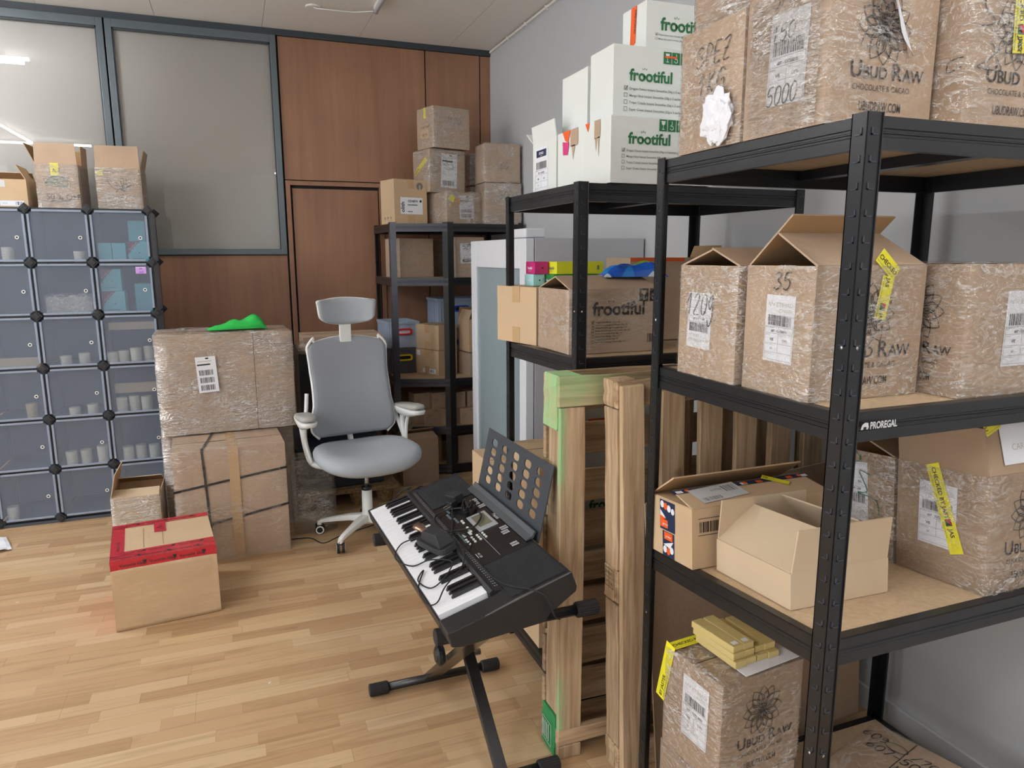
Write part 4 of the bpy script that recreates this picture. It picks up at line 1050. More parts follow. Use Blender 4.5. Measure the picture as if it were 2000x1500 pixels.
d.text('EPAL', .003, .040, .013, INKB, 1); d.text('HT', .029, .040, .013, INKB, 1); d.text('AT', .004, .010, .013, INKB, 1); d.text('DB', .029, .010, .013, INKB, 1)
Mx = Matrix(((0, 0, -1, -.0045), (-1, 0, 0, .088), (0, 1, 0, .60), (0, 0, 0, 1))); d.build('stencil_mark', Mx, p2, off=.0045)

# ---------------------------------------------------------------- rack 2, top shelf
Z5 = 1.7885; G_W = 'white cartons on the middle rack'
def pr_f(px): return lambda d, w, h: froot_face(d, w, h, GREENP, SMOOTHIE, x0=.10, lw=.40, ly=.60, px=px, lx=.16)
def pr_torn(d, w, h):
    d.rect(w*.40, h*.72, w*.62, h*1.0, KRAFT, 1); d.poly([(w*.42, h*.74), (w*.47, h*.52), (w*.50, h*.72)], KRAFT, 1); d.poly([(w*.52, h*.74), (w*.57, h*.42), (w*.60, h*.74)], KRAFT, 1); d.poly([(w*.05, h), (w*.22, h), (w*.16, h*.86)], ORNG, 2)
carton('white fruit carton with green print, lower one of the front stack', 1.087+.186, 2.0+.091, Z5, 0, .372, .180, .196, mat=WHITEC, group=G_W, prints=[('printed_logo', 'F', pr_f(.45)), ('torn_tape', 'L', pr_torn)])
def pr_f2(d, w, h): froot_face(d, w, h, GREENP, SMOOTHIE, x0=.10, lw=.41, ly=.56, px=.47, lx=.150); d.rect(w*.48, h*.885, w*.60, h*.91, ORNG, 4)
def pr_smudge(d, w, h): pass
carton('white fruit carton with green print and a ticked box, middle of the front stack', 1.155+.19, 2.115+.078, Z5+.197, 0, .385, .158, .236, mat=WHITEC, group=G_W, prints=[('printed_logo', 'F', pr_f2)])
def pr_or(d, w, h): d.poly([(w*.36, h), (w*.64, h), (w*.60, h*.14), (w*.34, h*.05)], ORNG, 1); d.text('FRAGILE', w*.45, h*.92, .001, INKB, 2)
def pr_or2(d, w, h):
    d.poly([(w*.37, h), (w*.60, h), (w*.57, h*.20), (w*.34, h*.08)], ORNG, 1)
    d.T = T2(w*.53, h*.92, -93); d.text('DRINGEND', 0, 0, .014, INKB, 2, bold=.02); d.T = Matrix.Identity(3)
carton('white fruit carton with an orange tape strip, topmost of the front stack', 1.268+.155, 2.112+.08, Z5+.434, 0, .31, .150, .112*1.25, mat=WHITEC, group=G_W, prints=[('printed_logo', 'F', lambda d, w, h: froot_face(d, w, h, GREENP, SMOOTHIE[:2], x0=.11, lw=.55, ly=.40, picts=False, lx=.17)), ('orange_tape', 'L', pr_or2)])
def pr_torn2(d, w, h):
    d.rect(w*.5, h*.72, w*.78, h, KRAFT, 1); d.poly([(w*.2, h), (w*.5, h), (w*.42, h*.8), (w*.3, h*.85)], ORNG, 2); d.poly([(w*.2, h*.84), (w*.45, h*.8), (w*.4, h*.6), (w*.22, h*.62)], PINK, 1); d.poly([(w*.55, h*.74), (w*.6, h*.5), (w*.68, h*.74)], KRAFT, 1)
carton('plain white carton with torn brown tape, between the labelled and the printed ones', 1.095+.14, 2.192+.108, Z5, 0, .28, .208, .200, mat=WHITEC, group=G_W, prints=[('torn_tape', 'L', pr_torn2)])
def pr_stk(d, w, h): d.rect(w*.28, h*.04, w*.58, h*.16, PAPER, 1)
carton('plain white carton with a small sticker, stacked left of the printed ones', 1.150+.13, 2.283+.105, Z5+.201, 0, .26, .20, .205, mat=WHITEC, group=G_W, prints=[('sticker', 'L', pr_stk)])
def pr_et(d, w, h): etihad(d, w*.10, h*.04, w*.56, h*.86, '607 - 35123367', '59', dark=True, seed=31)
carton('opened white carton with a navy headed cargo label and one raised flap', 1.095+.14, 2.412+.112, Z5, 0, .28, .216, .196, mat=WHITEC, open_=True, inner=WHITEC, flaps=(('L', .062, 8), ('B', .10, 60), ('R', .10, 40)), group=G_W, prints=[('shipping_label', 'L', pr_et)])
# ---------------------------------------------------------------- rack 2, middle shelf
Z6 = 1.246
def pr_frb(d, w, h):
    froot_face(d, w, h, INKB, SMOOTHB, x0=.24, lw=.57, ly=.60, picts=False, lm=INKB, lx=.25)
    for i, k in enumerate(('glass', 'hook')): pict(d, w*(.76+.115*i), h*.80, w*.10, INKB, k, KRAFT)
    d.bars(w*.86, h*.14, w*.98, h*.28, INKB, 1, 16, 4)
carton('brown fruit carton with black print and peaked flaps on the middle rack', 1.012+.172, 2.122+.128, Z6, 0, .345, .256, .212, open_=True, film=(FILML, .004), flaps=(('B', .135, -72), ('F', .135, -73)), prints=[('printed_logo', 'F', pr_frb)], group='brown cartons on the middle rack')
carton('plain tan carton jutting out at the left end of the middle rack', 1.092, 2.579, Z6-.006, 13, .20, .264, .214, mat=KRAFT2, tape='x', group='brown cartons on the middle rack')
def pr_ot(d, w, h): d.rect(0, h*.955, w*.6, h, ORNG, 1)
carton('tall brown carton with ragged orange tape along its rim, behind the fruit carton', 1.40+.20, 2.40+.10, Z6-.004, 0, .40, .19, .318, mat=KRAFT, open_=True, flaps=(('R', .05, 20),), prints=[('orange_tape', 'F', pr_ot)], group='brown cartons on the middle rack')
ztf = Z6+.212+.02
def small_box(label, x, y, z, w, d_, h, mt, txt, cat='box', tc=None):
    r = empty('retail_box', (x, y, z)); tag(r, label, cat, 'small printed retail boxes')
    MB().box(-w/2, w/2, -d_/2, d_/2, 0, h).build('box_body', mt, r, bevel=.0015)
    dd = Decal(); froot_logo(dd, d_*.25, h*.38, d_*.5, tc or PAPER); dd.text('FREEZE DRIED', d_*.3, h*.2, h*.1, tc or PAPER, 1); dd.build('printed_logo', face(w, d_, h, 'L'), r)
    dd = Decal(); dd.rect(w*.34, 0, w*.345, h, INKG, 0); dd.rect(w*.5, h*.42, w*.62, h*.55, INKB, 1); dd.rect(w*.86, h*.35, w*.9, h*.7, INKG, 1); dd.build('printed_side', face(w, d_, h, 'F'), r)
    return r
MINT = pm('mint_card', lin(170, 220, 222), .5); YELC = pm('yellow_card', lin(222, 226, 40), .5); MAGC = pm('magenta_card', lin(196, 40, 120), .5); GRNC = pm('green_card', lin(40, 130, 62), .5); CYC = lin(1, 1, 1)
zt = Z6-.006+.214+.0015
small_box('pale mint printed box at the left of the small boxes', 1.078, 2.575, zt, .046, .088, .044, MINT, '')
small_box('green printed box lying under the yellow one', 1.202, 2.50, zt, .19, .09, .044, GRNC, '')
small_box('magenta printed box stacked on the mint one', 1.085, 2.565, zt+.045, .058, .088, .046, MAGC, '')
small_box('yellow printed box stacked on the green one', 1.215, 2.50, zt+.045, .195, .09, .046, YELC, '', tc=INKG)
# crumpled blue and green pouch
bm = bmesh.new(); bmesh.ops.create_grid(bm, x_segments=24, y_segments=14, size=1)
for v in bm.verts:
    x_, y_ = v.co.x, v.co.y; f = (1-x_**4)*(1-y_**4)
    v.co = Vector((x_*.115, y_*.06, .002+f*(.040+.03*max(0, x_))+.012*noise.noise(Vector((x_*3, y_*3, 1)))*f))
o = bm_obj(bm, 'foil_pouch', None or PAPER, None, smooth=False)
mt, nt, b = newmat('pouch_print'); L_ = nt.links.new
tc = nt.nodes.new('ShaderNodeTexCoord'); vo = nt.nodes.new('ShaderNodeTexVoronoi'); vo.inputs['Scale'].default_value = 16; L_(tc.outputs['Object'], vo.inputs['Vector'])
sp = nt.nodes.new('ShaderNodeSeparateColor'); L_(vo.outputs['Color'], sp.inputs[0])
rr_ = ramp(nt, [(0, lin(30, 90, 190)), (.35, lin(40, 130, 210)), (.5, lin(130, 190, 50)), (.72, lin(190, 205, 215)), (1, lin(25, 50, 130))]); rr_.color_ramp.interpolation = 'CONSTANT'
L_(sp.outputs[0], rr_.inputs[0]); L_(rr_.outputs[0], b.inputs['Base Color']); b.inputs['Roughness'].default_value = .3
o.data.materials.clear(); o.data.materials.append(mt); o.location = (1.315, 2.245, ztf+.016); o.rotation_euler = (0, 0, R(-12)); tag(o, 'crumpled blue and green foil pouch on the brown fruit carton', 'pouch')
s_ = o.modifiers.new('s', 'SOLIDIFY'); s_.thickness = .002
# ---------------------------------------------------------------- under the middle shelf of rack 2
G_X = 'cartons under the middle shelf of the middle rack'
carton('large tan carton on the bottom shelf, seen through the music rest', 1.0+.20, 2.33+.145, .077, 0, .40, .28, .755, mat=KRAFT2, group=G_X)
carton('brown carton on the bottom shelf, lowest of the stack behind the green painted pallet', 1.01+.17, 2.03+.135, .077, 0, .34, .26, .44, mat=KRAFTD, group=G_X)
def pr_sm(d, w, h): froot_face(d, w, h, GREENP, SMOOTHIE, x0=.1, lw=.5, ly=.7, picts=False)
carton('white fruit carton in the stack behind the green painted pallet', 1.01+.17, 2.03+.135, .518, 0, .34, .25, .30, mat=WHITEC, group=G_X, prints=[('printed_logo', 'F', pr_sm)])
def pr_ol(d, w, h): d.rect(w*.08, h*.62, w*.42, h*.86, ORNG, 1); d.rect(w*.10, h*.66, w*.20, h*.82, REDT, 2); d.text('URGENT', w*.22, h*.68, .03, INKB, 2, bold=.02)
carton('white carton with an orange urgent label behind the green painted pallet', 1.02+.16, 2.03+.13, .819, 0, .32, .24, .26, mat=WHITEC, group=G_X, prints=[('orange_label', 'F', pr_ol)])
# ---------------------------------------------------------------- display fridge
FW = pm('fridge_white', lin(226, 230, 238), .3, spec=.5); FS = pm('fridge_side_grey', lin(186, 188, 194), .4, spec=.4); FI = pm('fridge_inside', lin(150, 168, 178), .5)
fr = empty('display_fridge', (1.665, 3.676, 0)); tag(fr, 'white display fridge with a glass door behind the middle rack', 'fridge')
x0, x1, y0, y1, H_ = -.305, .300, -.434, .434, 1.655
mb = MB(); t = .035
mb.box(x0, x1, y0, y0+t, .04, H_); mb.box(x0, x1, y1-t, y1, .04, H_); mb.box(x0, x1, y0+t, y1-t, H_-t, H_); mb.box(x0, x1, y0+t, y1-t, .04, .14); mb.box(x1-t, x1, y0+t, y1-t, .14, H_-t)
mb.build('cabinet_body', FS, fr, bevel=.003)
MB().box(x0+.02, x1-t-.001, y0+t+.001, y1-t-.001, .141, .143).build('inner_floor', FI, fr)
mb = MB(); dx0, dx1 = x0-.048, x0-.004
mb.box(dx0, dx1, y0, y0+.085, .05, H_-.002); mb.box(dx0, dx1, y1-.085, y1, .05, H_-.002); mb.box(dx0, dx1, y0+.085, y1-.085, H_-.15, H_-.002); mb.box(dx0, dx1, y0+.085, y1-.085, .05, .16)
dd_ = mb.build('door', FW, fr, bevel=.004)
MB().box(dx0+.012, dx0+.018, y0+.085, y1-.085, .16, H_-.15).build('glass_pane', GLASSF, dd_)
MB().box(dx0-.006, dx0-.0005, y1-.05, y1-.03, 1.0, 1.25).build('door_handle', FW, dd_, bevel=.002)
MB().box(x0-.046, x0+.06, y0+.01, y0+.20, H_+.0005, H_+.045).build('hinge_cover', FW, fr, bevel=.008)
for k in range(9):
    s = MB()
    for q in range(14): s.box(x0+.05+.037*q, x0+.054+.037*q, y0+t+.003, y1-t-.003, .28+.145*k, .284+.145*k)
    s.box(x0+.03, x0+.036, y0+t+.003, y1-t-.003, .275+.145*k, .295+.145*k); s.build('wire_shelf', FW, fr)
mb = MB(); mb.box(0, .012, 0, .26, 0, .36)
o = mb.build('white_panel', WHITEP, None, loc=(1.235, 2.95, .56), rot=(0, R(4), R(-4)), bevel=.002)
tag(o, 'narrow white panel leaning on the fridge, left of the green painted pallet', 'panel')
bxp = carton('low tan carton on the floor holding the white panel against the fridge', 1.10, 2.95, 0, 0, .20, .40, .66, mat=KRAFT2, tape='y'); 
o.location = (1.213, 2.86, .30)

# ---------------------------------------------------------------- modular plastic cabinet
CX = [-.455, -.763, -1.071, -1.379]; CZ0, CP = .030, .3015; CY0, CY1 = 4.80, 5.17
PANELM = pm('grey_blue_panel', lin(132, 142, 160), .45, spec=.4)
cab = empty('cube_cabinet', (-.917, 4.985, 0)); tag(cab, 'modular cabinet of frosted plastic cubes with black joints at the left', 'cabinet')
ox, oy = -.917, 4.985
RX, RZ = CX, [CZ0+CP*k for k in range(7)]
base = MB().box(CX[3]-ox, CX[0]-ox, CY0-.012-oy, CY1-oy, 0, .018).build('base_strip', pm('dark_grey_trim', lin(70, 78, 88), .5), cab)
for i in range(3):
    for k in range(7):
        MB().box(RX[i+1]+.006-ox, RX[i]-.006-ox, CY0+.004-oy, CY1-oy, RZ[k]-.002, RZ[k]+.002).build('shelf_panel', PANELM, cab)
for i in range(4):
    for k in range(6):
        MB().box(RX[i]-.002-ox, RX[i]+.002-ox, CY0+.004-oy, CY1-oy, RZ[k]+.006, RZ[k+1]-.006).build('side_panel', PANELM, cab)
for i in range(3):
    for k in range(6):
        MB().box(RX[i+1]+.006-ox, RX[i]-.006-ox, CY1-.003-oy, CY1+.001-oy, RZ[k]+.006, RZ[k+1]-.006).build('back_panel', PANELM, cab)
mb = MB()
for yy in (CY0-oy, CY1-oy):
    for i in range(4): mb.box(RX[i]-.0045-ox, RX[i]+.0045-ox, yy-.004, yy+.004, RZ[0], RZ[6])
    for k in range(7): mb.box(RX[3]-ox, RX[0]-ox, yy-.004, yy+.004, RZ[k]-.0045, RZ[k]+.0045)
mb.build('wire_frame', BLACKP, cab)
joint = None
for yy, sgn in ((CY0-oy, -1), (CY1-oy, 1)):
    for i in range(4):
        for k in range(7):
            if joint is None or True:
                mj = MB(); q = .030
                mj.prism([(q, 0), (0, q), (-q, 0), (0, -q)], -.010, .010, mat=Matrix.Rotation(R(90), 4, 'X')); mj.prism([(q*.62, 0), (0, q*.62), (-q*.62, 0), (0, -q*.62)], .010, .016, mat=Matrix.Rotation(R(90), 4, 'X'))
                if joint is None: joint = mj.build('joint', pm('joint_plastic', lin(34, 36, 40), .5), cab, bevel=.002); j = joint
                else: j = joint.copy(); COL.objects.link(j)
            j.location = (RX[i]-ox, yy+sgn*.010, RZ[k])
def octo(w, h, c): return [(-w+c, -h), (w-c, -h), (w, -h+c), (w, h-c), (w-c, h), (-w+c, h), (-w, h-c), (-w, -h+c)]
door = None
for i in range(3):
    for k in range(6):
        if door is None:
            w, h, c = .308/2-.006, CP/2-.006, .026
            RXm = Matrix.Rotation(R(90), 4, 'X')
            mb = MB(); mb.prism(octo(w-.004, h-.004, c), 0, .0014, mat=RXm)
            door = mb.build('door', FROST, cab)
            rb = MB()
            for a0, a1, b0, b1 in ((-w+c, w-c, -h, -h+.012), (-w+c, w-c, h-.012, h), (-w, -w+.012, -h+c, h-c), (w-.012, w, -h+c, h-c)):
                rb.prism([(a0, b0), (a1, b0), (a1, b1), (a0, b1)], .0016, .006, mat=RXm)
            rb.build('door_rim', FROSTE, door, bevel=.0015)
            kn = MB(); n_ = 20; R1_, R2_ = .0105, .0055
            vs = []; 
            for rr_, zz in ((R1_, .002), (R1_*.97, .0055), (R2_, .0055), (R2_, .002)):
                for q in range(n_): vs.append((rr_*math.cos(2*math.pi*q/n_)+w-.045, rr_*math.sin(2*math.pi*q/n_)-.01, zz))
            fs = [(a*n_+q, a*n_+(q+1) % n_, (a+1)*n_+(q+1) % n_, (a+1)*n_+q) for a in range(3) for q in range(n_)]
            kn.add(vs, fs, mat=RXm); kn.build('finger_ring', WHITEP, door, smooth=False)
            MB().prism([(.0056*math.cos(2*math.pi*q/16)+w-.045, .0056*math.sin(2*math.pi*q/16)-.01) for q in range(16)], .0019, .0024, mat=RXm).build('ring_hole', BLACKP, door)
            dj = door
        else: dj = copy_tree(door, cab)
        dj.location = ((RX[i]+RX[i+1])/2-ox, CY0-.012-oy, RZ[k]+CP/2)
        if i == 0 and k == 4:
            st = Decal(); PUR = pm('purple_print', lin(206, 160, 232), .5)
            st.rect(.062, .085, .118, .125, PUR, 0); st.rect(.066, .118, .114, .1215, PAPER, 1); st.poly([(.083, .105), (.09, .118), (.097, .105), (.095, .116), (.085, .116)], INKB, 1); st.rect(.080, .088, .105, .098, pm('violet_print', lin(170, 120, 220), .5), 1)
            st.build('sticker', Matrix(((1, 0, 0, 0), (0, 0, -1, -.002), (0, 1, 0, 0), (0, 0, 0, 1))), dj)
def cell(i, k, fx, h=0): # x across the cube 0..1, resting on its floor
    return (RX[i+1]+(RX[i]-RX[i+1])*fx, RZ[k]+.0025+h)
cup = None
def cups(i, k, fx, h, yy=4.85, mt=CREAM, r=.030):
    global cup
    x_, z_ = cell(i, k, fx)
    key = (round(h, 3), mt.name)
    mb = MB(); pr_ = []; n_ = max(3, int(h/.014)); 
    pr_.append((r*.9, 0)); 
    for q in range(n_): z = h*(q+.2)/n_; pr_ += [(r*.93+r*.08*q/n_, z), (r*.99+r*.06*q/n_, z+.002), (r*.99+r*.06*q/n_, z+.005), (r*.93+r*.08*q/n_, z+.0055)]
    pr_.append((r, h)); mb.lathe(pr_, 20)
    return mb, (x_, yy, z_)
COLN = ['right', 'middle', 'left']; ROWN = ['bottom', 'second', 'third', 'fourth', 'fifth', 'top']
def put_cups(i, k, lst, mt=CREAM, nm='cream paper cups'):
    pos = ['leftmost', 'second', 'third', 'fourth']
    for q, (fx, h) in enumerate(lst):
        mb, loc = cups(i, k, fx, h, mt=mt, yy=4.845+(.02 if q % 2 else 0)); o = mb.build('cup_stack', mt, None, loc=loc)
        one = '' if len(lst) == 1 else ', %s of %d' % (pos[q] if q < len(lst)-1 else 'rightmost', len(lst))
        tag(o, 'stack of %s behind the %s row, %s column door%s' % (nm, ROWN[k], COLN[i], one), 'cups', 'paper cup stacks in the plastic cabinet')
put_cups(1, 5, [(.76, .062)]); put_cups(2, 5, [(.62, .085)])
put_cups(1, 1, [(.26, .085), (.50, .085), (.80, .105)]); put_cups(0, 1, [(.25, .085), (.47, .085), (.72, .085)])
put_cups(0, 2, [(.22, .09), (.44, .095), (.66, .09)]); put_cups(0, 3, [(.14, .07), (.32, .075), (.55, .09), (.78, .095)])
put_cups(2, 2, [(.70, .09)], mt=KRAFT3, nm='tan paper cups')
put_cups(1, 3, [(.35, .06), (.65, .07)]); put_cups(1, 2, [(.4, .05), (.7, .06)])
put_cups(2, 0, [(.18, .08)])
def inbox(label, i, k, fx, w, h, d_, mt, prints=None, z=0, cat='box', yy=4.84):
    x_, z_ = cell(i, k, fx); r_ = empty('printed_box', (x_, yy+d_/2, z_+z)); tag(r_, label, cat, 'boxes in the plastic cabinet')
    MB().box(-w/2, w/2, -d_/2, d_/2, 0, h).build('box_body', mt, r_, bevel=.001)
    if prints: dd = Decal(); prints(dd, w, h); dd.build('printed_front', face(w, d_, h, 'F'), r_)
MAROON = pm('maroon_print', lin(130, 80, 92), .5)
def pr_teal(d, w, h):
    d.poly([(0, h*.35), (w*.62, h), (0, h)], MAROON, 0)
    for q in range(3): d.ring(w*(.16+.14*q), h*(.62+.13*q), w*.07, w*.015, PAPER, 1, 10)
    d.rect(w*.2, h*.14, w*.75, h*.17, INKG, 1); d.circ(w*.55, h*.45, w*.04, INKG, 1, 8)
inbox('teal box behind the top right door, leftmost', 0, 5, .19, .07, .11, .12, TEAL); inbox('teal box behind the top right door, middle', 0, 5, .43, .07, .11, .12, TEAL)
inbox('teal and maroon patterned box behind the top right door, lower right', 0, 5, .76, .11, .12, .12, TEAL, pr_teal); inbox('teal box behind the top right door, stacked at the upper right', 0, 5, .74, .09, .12, .12, TEAL, z=.122, yy=4.90)
inbox('teal and maroon box behind the door with the purple sticker, upper one', 0, 4, .24, .11, .13, .12, TEAL, pr_teal, z=.131); inbox('teal and maroon box behind the door with the purple sticker, lower one', 0, 4, .26, .12, .13, .12, TEAL, pr_teal)
inbox('teal box set back behind the door with the purple sticker', 0, 4, .75, .09, .17, .12, TEAL, yy=4.93)
for lab, i, k, h0, hh in (('brown board lying across the upper cube, right column', 0, 3, .20, .045), ('brown board behind the third row door of the right column', 0, 2, .115, .06), ('brown board at the foot of the fourth row cube, left column', 2, 3, 0, .06)):
    x_, z_ = cell(i, k, .5); o = MB().box(-.12, .13, 0, .006, 0, hh).build('cardboard_strip', KRAFT3, None, loc=(x_, 4.86 if h0 else 4.84, z_+h0), rot=(R(-6), 0, 0)); tag(o, lab, 'board', 'cardboard strips in the plastic cabinet')
bm = soft_box(.25, .10, .115, 10, 0, .016, 77, .012); o = bm_obj(bm, 'plastic_bag', film_mat('milky_bag', .75, 6, 30, 10, 1.0), None, smooth=True); x_, z_ = cell(1, 4, .5); o.location = (x_, 4.89, z_); tag(o, 'film wrapped beige pack behind the fifth row door, middle column', 'bag')
bm = soft_box(.235, .085, .10, 6, .004, 0, 78); o2 = bm_obj(bm, 'bag_contents', CREAM, o, loc=(0, 0, .002))
# boxes on top of the cabinet
ZC = RZ[6]+.0055
def pr_scrawl(sd, grn):
    def f(d, w, h):
        if grn: scribble(d, w*.2, h*.45, w*.8, h*.72, 22, PENG, .003, sd); d.text('50 % OFF', w*.2, h*.2, h*.18, INKB, 1); d.rect(w*.3, h*.15, w*.75, h*.19, INKG, 1)
        else: scribble(d, w*.25, h*.4, w*.8, h*.8, 16, PEN, .0028, sd); d.text('DEUTZ RAW', w*.2, h*.28, h*.12, INKG, 1); d.text('SETTIG', w*.3, h*.13, h*.12, INKG, 1)
        if grn: d.rect(w*.36, h*.74, w*.56, h*1.02, YELT, 3); d.text('A 7', w*.4, h*.82, h*.12, INKB, 4)
        else: d.poly([(w*.02, h*.9), (w*.2, h*.99), (w*.16, h*.82), (w*.08, h*.8)], YELT, 3)
    return f
G_T = 'opened cartons on the plastic cabinet'
carton('opened film wrapped carton with tall lid flap, rightmost on the cabinet', -.598, 4.985, ZC, -1, .236, .24, .235, open_=True, flaps=(('F', .125, -3), ('R', .11, 12, .1, .9), ('L', .1, -30)), film=(FILMH, .004), prints=[('print', 'F', pr_scrawl(3, False))], group=G_T)
carton('opened film wrapped carton with green scrawl and a yellow tag, second on the cabinet', -.905, 4.985, ZC, -3, .215, .24, .245, open_=True, flaps=(('F', .115, -4), ('L', .12, 22), ('R', .115, 2, .4, 1), ('B', .1, 0)), film=(FILMH, .004), prints=[('print', 'F', pr_scrawl(5, True))], group=G_T)
def pr_lt(d, w, h): d.rect(w*.55, h*.06, w*.93, h*.24, PAPER, 0); d.bars(w*.8, h*.09, w*.9, h*.21, NAVY, 1, 10, 3); d.text('1213', w*.58, h*.12, h*.08, INKG, 1); d.rect(w*.42, h*.72, w*.66, h*.96, PAPER2, 0)
carton('low tan opened carton at the left edge, on the plastic cabinet', -1.215, 4.985, ZC, 0, .30, .24, .155, mat=KRAFT2, open_=True, flaps=(('B', .07, -40), ('L', .07, -30), ('R', .09, -28)), prints=[('shipping_label', 'F', pr_lt)], group=G_T)
for i_, o_ in ():
    pass
# ---------------------------------------------------------------- big boxes on the floor
lb = carton('big kraft carton strapped with black bands on the floor, carrying the wrapped one', -.095, 4.035, 0, 3, .545, .365, .600, film=(FILML, .006), filmtop=True, dent=.006)
st = MB(); W2, D2 = .545/2+.004, .365/2+.004
for zz, sl in ((.44, .05), (.235, .06)):
    vs = [(-W2, -D2, zz-sl), (W2, -D2, zz+sl*.4), (W2, D2, zz+sl*.2), (-W2, D2, zz-sl*.5)]
    for q in range(4):
        a, b_ = Vector(vs[q]), Vector(vs[(q+1) % 4]); st.add([a, b_, b_+Vector((0, 0, .012)), a+Vector((0, 0, .012))], [(0, 1, 2, 3)])
xa = -.115; st.add([(xa, -D2, 0), (xa+.012, -D2, 0), (xa-.012, -D2, .604), (xa-.024, -D2, .604)], [(0, 1, 2, 3)]); st.add([(xa-.024, -D2, .604), (xa-.012, -D2, .604), (xa+.05, D2, .604), (xa+.038, D2, .604)], [(0, 1, 2, 3)])
st.build('black_strap', BLACKP, lb, solid=.0012)
MB().box(-.01, .04, -D2-.001, -D2+.002, 0, .601).build('tape_strip', TAPE, lb)
MB().box(-.01, .04, -D2-.001, D2, .600, .6015).build('tape_strip', TAPE, lb)
lb2 = carton('film wrapped carton on the floor beside the cabinet, behind the strapped one', -.100, 4.475, 0, 3, .69, .42, .598, mat=KRAFT, film=(FILMH, .008))
def pr_big(d, w, h):
    post_label(d, w*.285, h*.42, w*.145, h*.36, 3, 7); d.rect(w*.70, 0, w*.703, h, INKB, 0)
ub = carton('large film wrapped kraft carton with a white parcel label, on top of two others', -.083, 4.405, .6085, 2.7, .70, .40, .545, film=(FILMH, .010), prints=[('parcel_label', 'F', pr_big)], dent=.006)
for o_ in ub.children:
    if o_.name.startswith('parcel_label'): o_.location.y = -.019
# green bag on it
bm = bmesh.new(); bmesh.ops.create_grid(bm, x_segments=30, y_segments=12, size=1)
for v in bm.verts:
    x_, y_ = v.co.x, v.co.y; e = max(0, 1-abs(y_)**3)*max(0, 1-abs(x_)**8)
    hh = (.012+.020*(x_+1)+.03*math.exp(-((x_-.62)/.3)**2)+.016*math.exp(-((x_+.1)/.25)**2))
    v.co = Vector((x_*.155, y_*.07, e*hh+.010*noise.noise(Vector((x_*4, y_*4, 2)))*e))
o = bm_obj(bm, 'green_bag', GREENF, None, smooth=True); o.location = (-.01, 4.37, 1.168); o.rotation_euler = (0, 0, R(6)); md = o.modifiers.new('s', 'SOLIDIFY'); md.thickness = .003; tag(o, 'green fabric bag lying on the large wrapped carton', 'bag')
# red taped box
def vorsicht(d, x, y, L_, w, rot, seed=0):
    old = d.T; d.T = old @ T2(x, y, rot); d.rect(0, 0, L_, w, REDT, 1)
    q = .012+.02*seed
    while q < L_-.09:
        d.text('Vorsicht Glas!', q, w*.34, w*.42, INKB, 2, bold=.015, sx=.95); q += .088
        if q < L_-.02: d.poly([(q, w*.75), (q+.018, w*.75), (q+.013, w*.48), (q+.005, w*.48)], INKB, 2); d.rect(q+.008, w*.25, q+.010, w*.5, INKB, 2); q += .028
    d.T = old
def pr_rt(d, w, h):
    vorsicht(d, 0, .0, w, .052, 0); vorsicht(d, 0, .046, w, .046, 1.5, 1); vorsicht(d, 0, h-.055, w, .052, 1); d.T = T2(.052, .09, 90); d.rect(0, 0, h-.14, .052, REDT, 1); d.text('Vorsicht Glas!', .02, .018, .02, INKB, 2); d.T = Matrix.Identity(3)
    d.rect(w*.42, h*.62, w*.54, h-.05, REDT, 2); scribble(d, w*.44, h*.66, w*.52, h*.80, 8, INKB, .002, 5); d.rect(w*.31, h*.24, w*.313, h*.8, INKB, 1); d.rect(w*.50, h*.24, w*.503, h*.62, INKB, 1)
def pr_rf(d, w, h): vorsicht(d, 0, h-.046, w, .046, 0, 1); d.rect(0, 0, w, .006, REDT, 1)
def pr_rl(d, w, h):
    d.rect(0, 0, w, h, REDT, 1)
    for q in range(5): d.text('Vorsicht Glas!', .04+.02*(q % 2), .03+q*.055, .022, INKB, 2)
rb_ = carton('cardboard box taped with red fragile tape on the floor', -.388, 3.468, 0, 6.4, .412, .455, .315, mat=KRAFT2, dent=.004, seam=False, prints=[('red_tape_top', 'T', pr_rt), ('red_tape_front', 'F', pr_rf), ('red_tape_left', 'L', pr_rl)])
FT = pm('tan_tape_wrap', lin(198, 170, 136), .35, spec=.5, var=.05, vscale=4, bump=.5, bscale=9, stretch=(1, 1, 3))
bm = soft_box(.412, .004, .272, 14, 0, .0022, 91, .002); o = bm_obj(bm, 'tape_wrap', FT, rb_, smooth=True, loc=(0, -.2295, .002))
carton('film wrapped opened carton between the red taped box and the cabinet', -.560, 4.165, 0, 0, .228, .30, .345, mat=KRAFT3, open_=True, flaps=(('L', .125, -12), ('F', .10, -82), ('B', .09, -60)), film=(FILMH, .005))
bm = bmesh.new(); bmesh.ops.create_grid(bm, x_segments=14, y_segments=14, size=.12)
for v in bm.verts: v.co.z = .004+.022*abs(noise.noise(v.co*14))+.012*(1-abs(v.co.x)/.12)
o = bm_obj(bm, 'padded_envelope', PAPER, None, smooth=False); o.location = (-1.385, 4.47, 0); o.rotation_euler = (0, 0, R(20)); tag(o, 'crumpled white plastic mailer on the floor at the left edge', 'bag')
for k_, (a_, b_) in enumerate(((-1.04, 3.69), (.02, 2.6), (-.35, 2.2), (-.93, 2.3))):
    o = MB().box(-.006, .006, -.002, .002, 0, .001).build('paper_scrap', PAPER, None, loc=(a_, b_, .0002), rot=(0, 0, k_)); tag(o, 'tiny pale scrap on the floor, '+('left of the red taped box', 'in front of the keyboard stand', 'nearest the camera', 'at the lower left')[k_], 'scrap', 'tiny scraps on the floor')
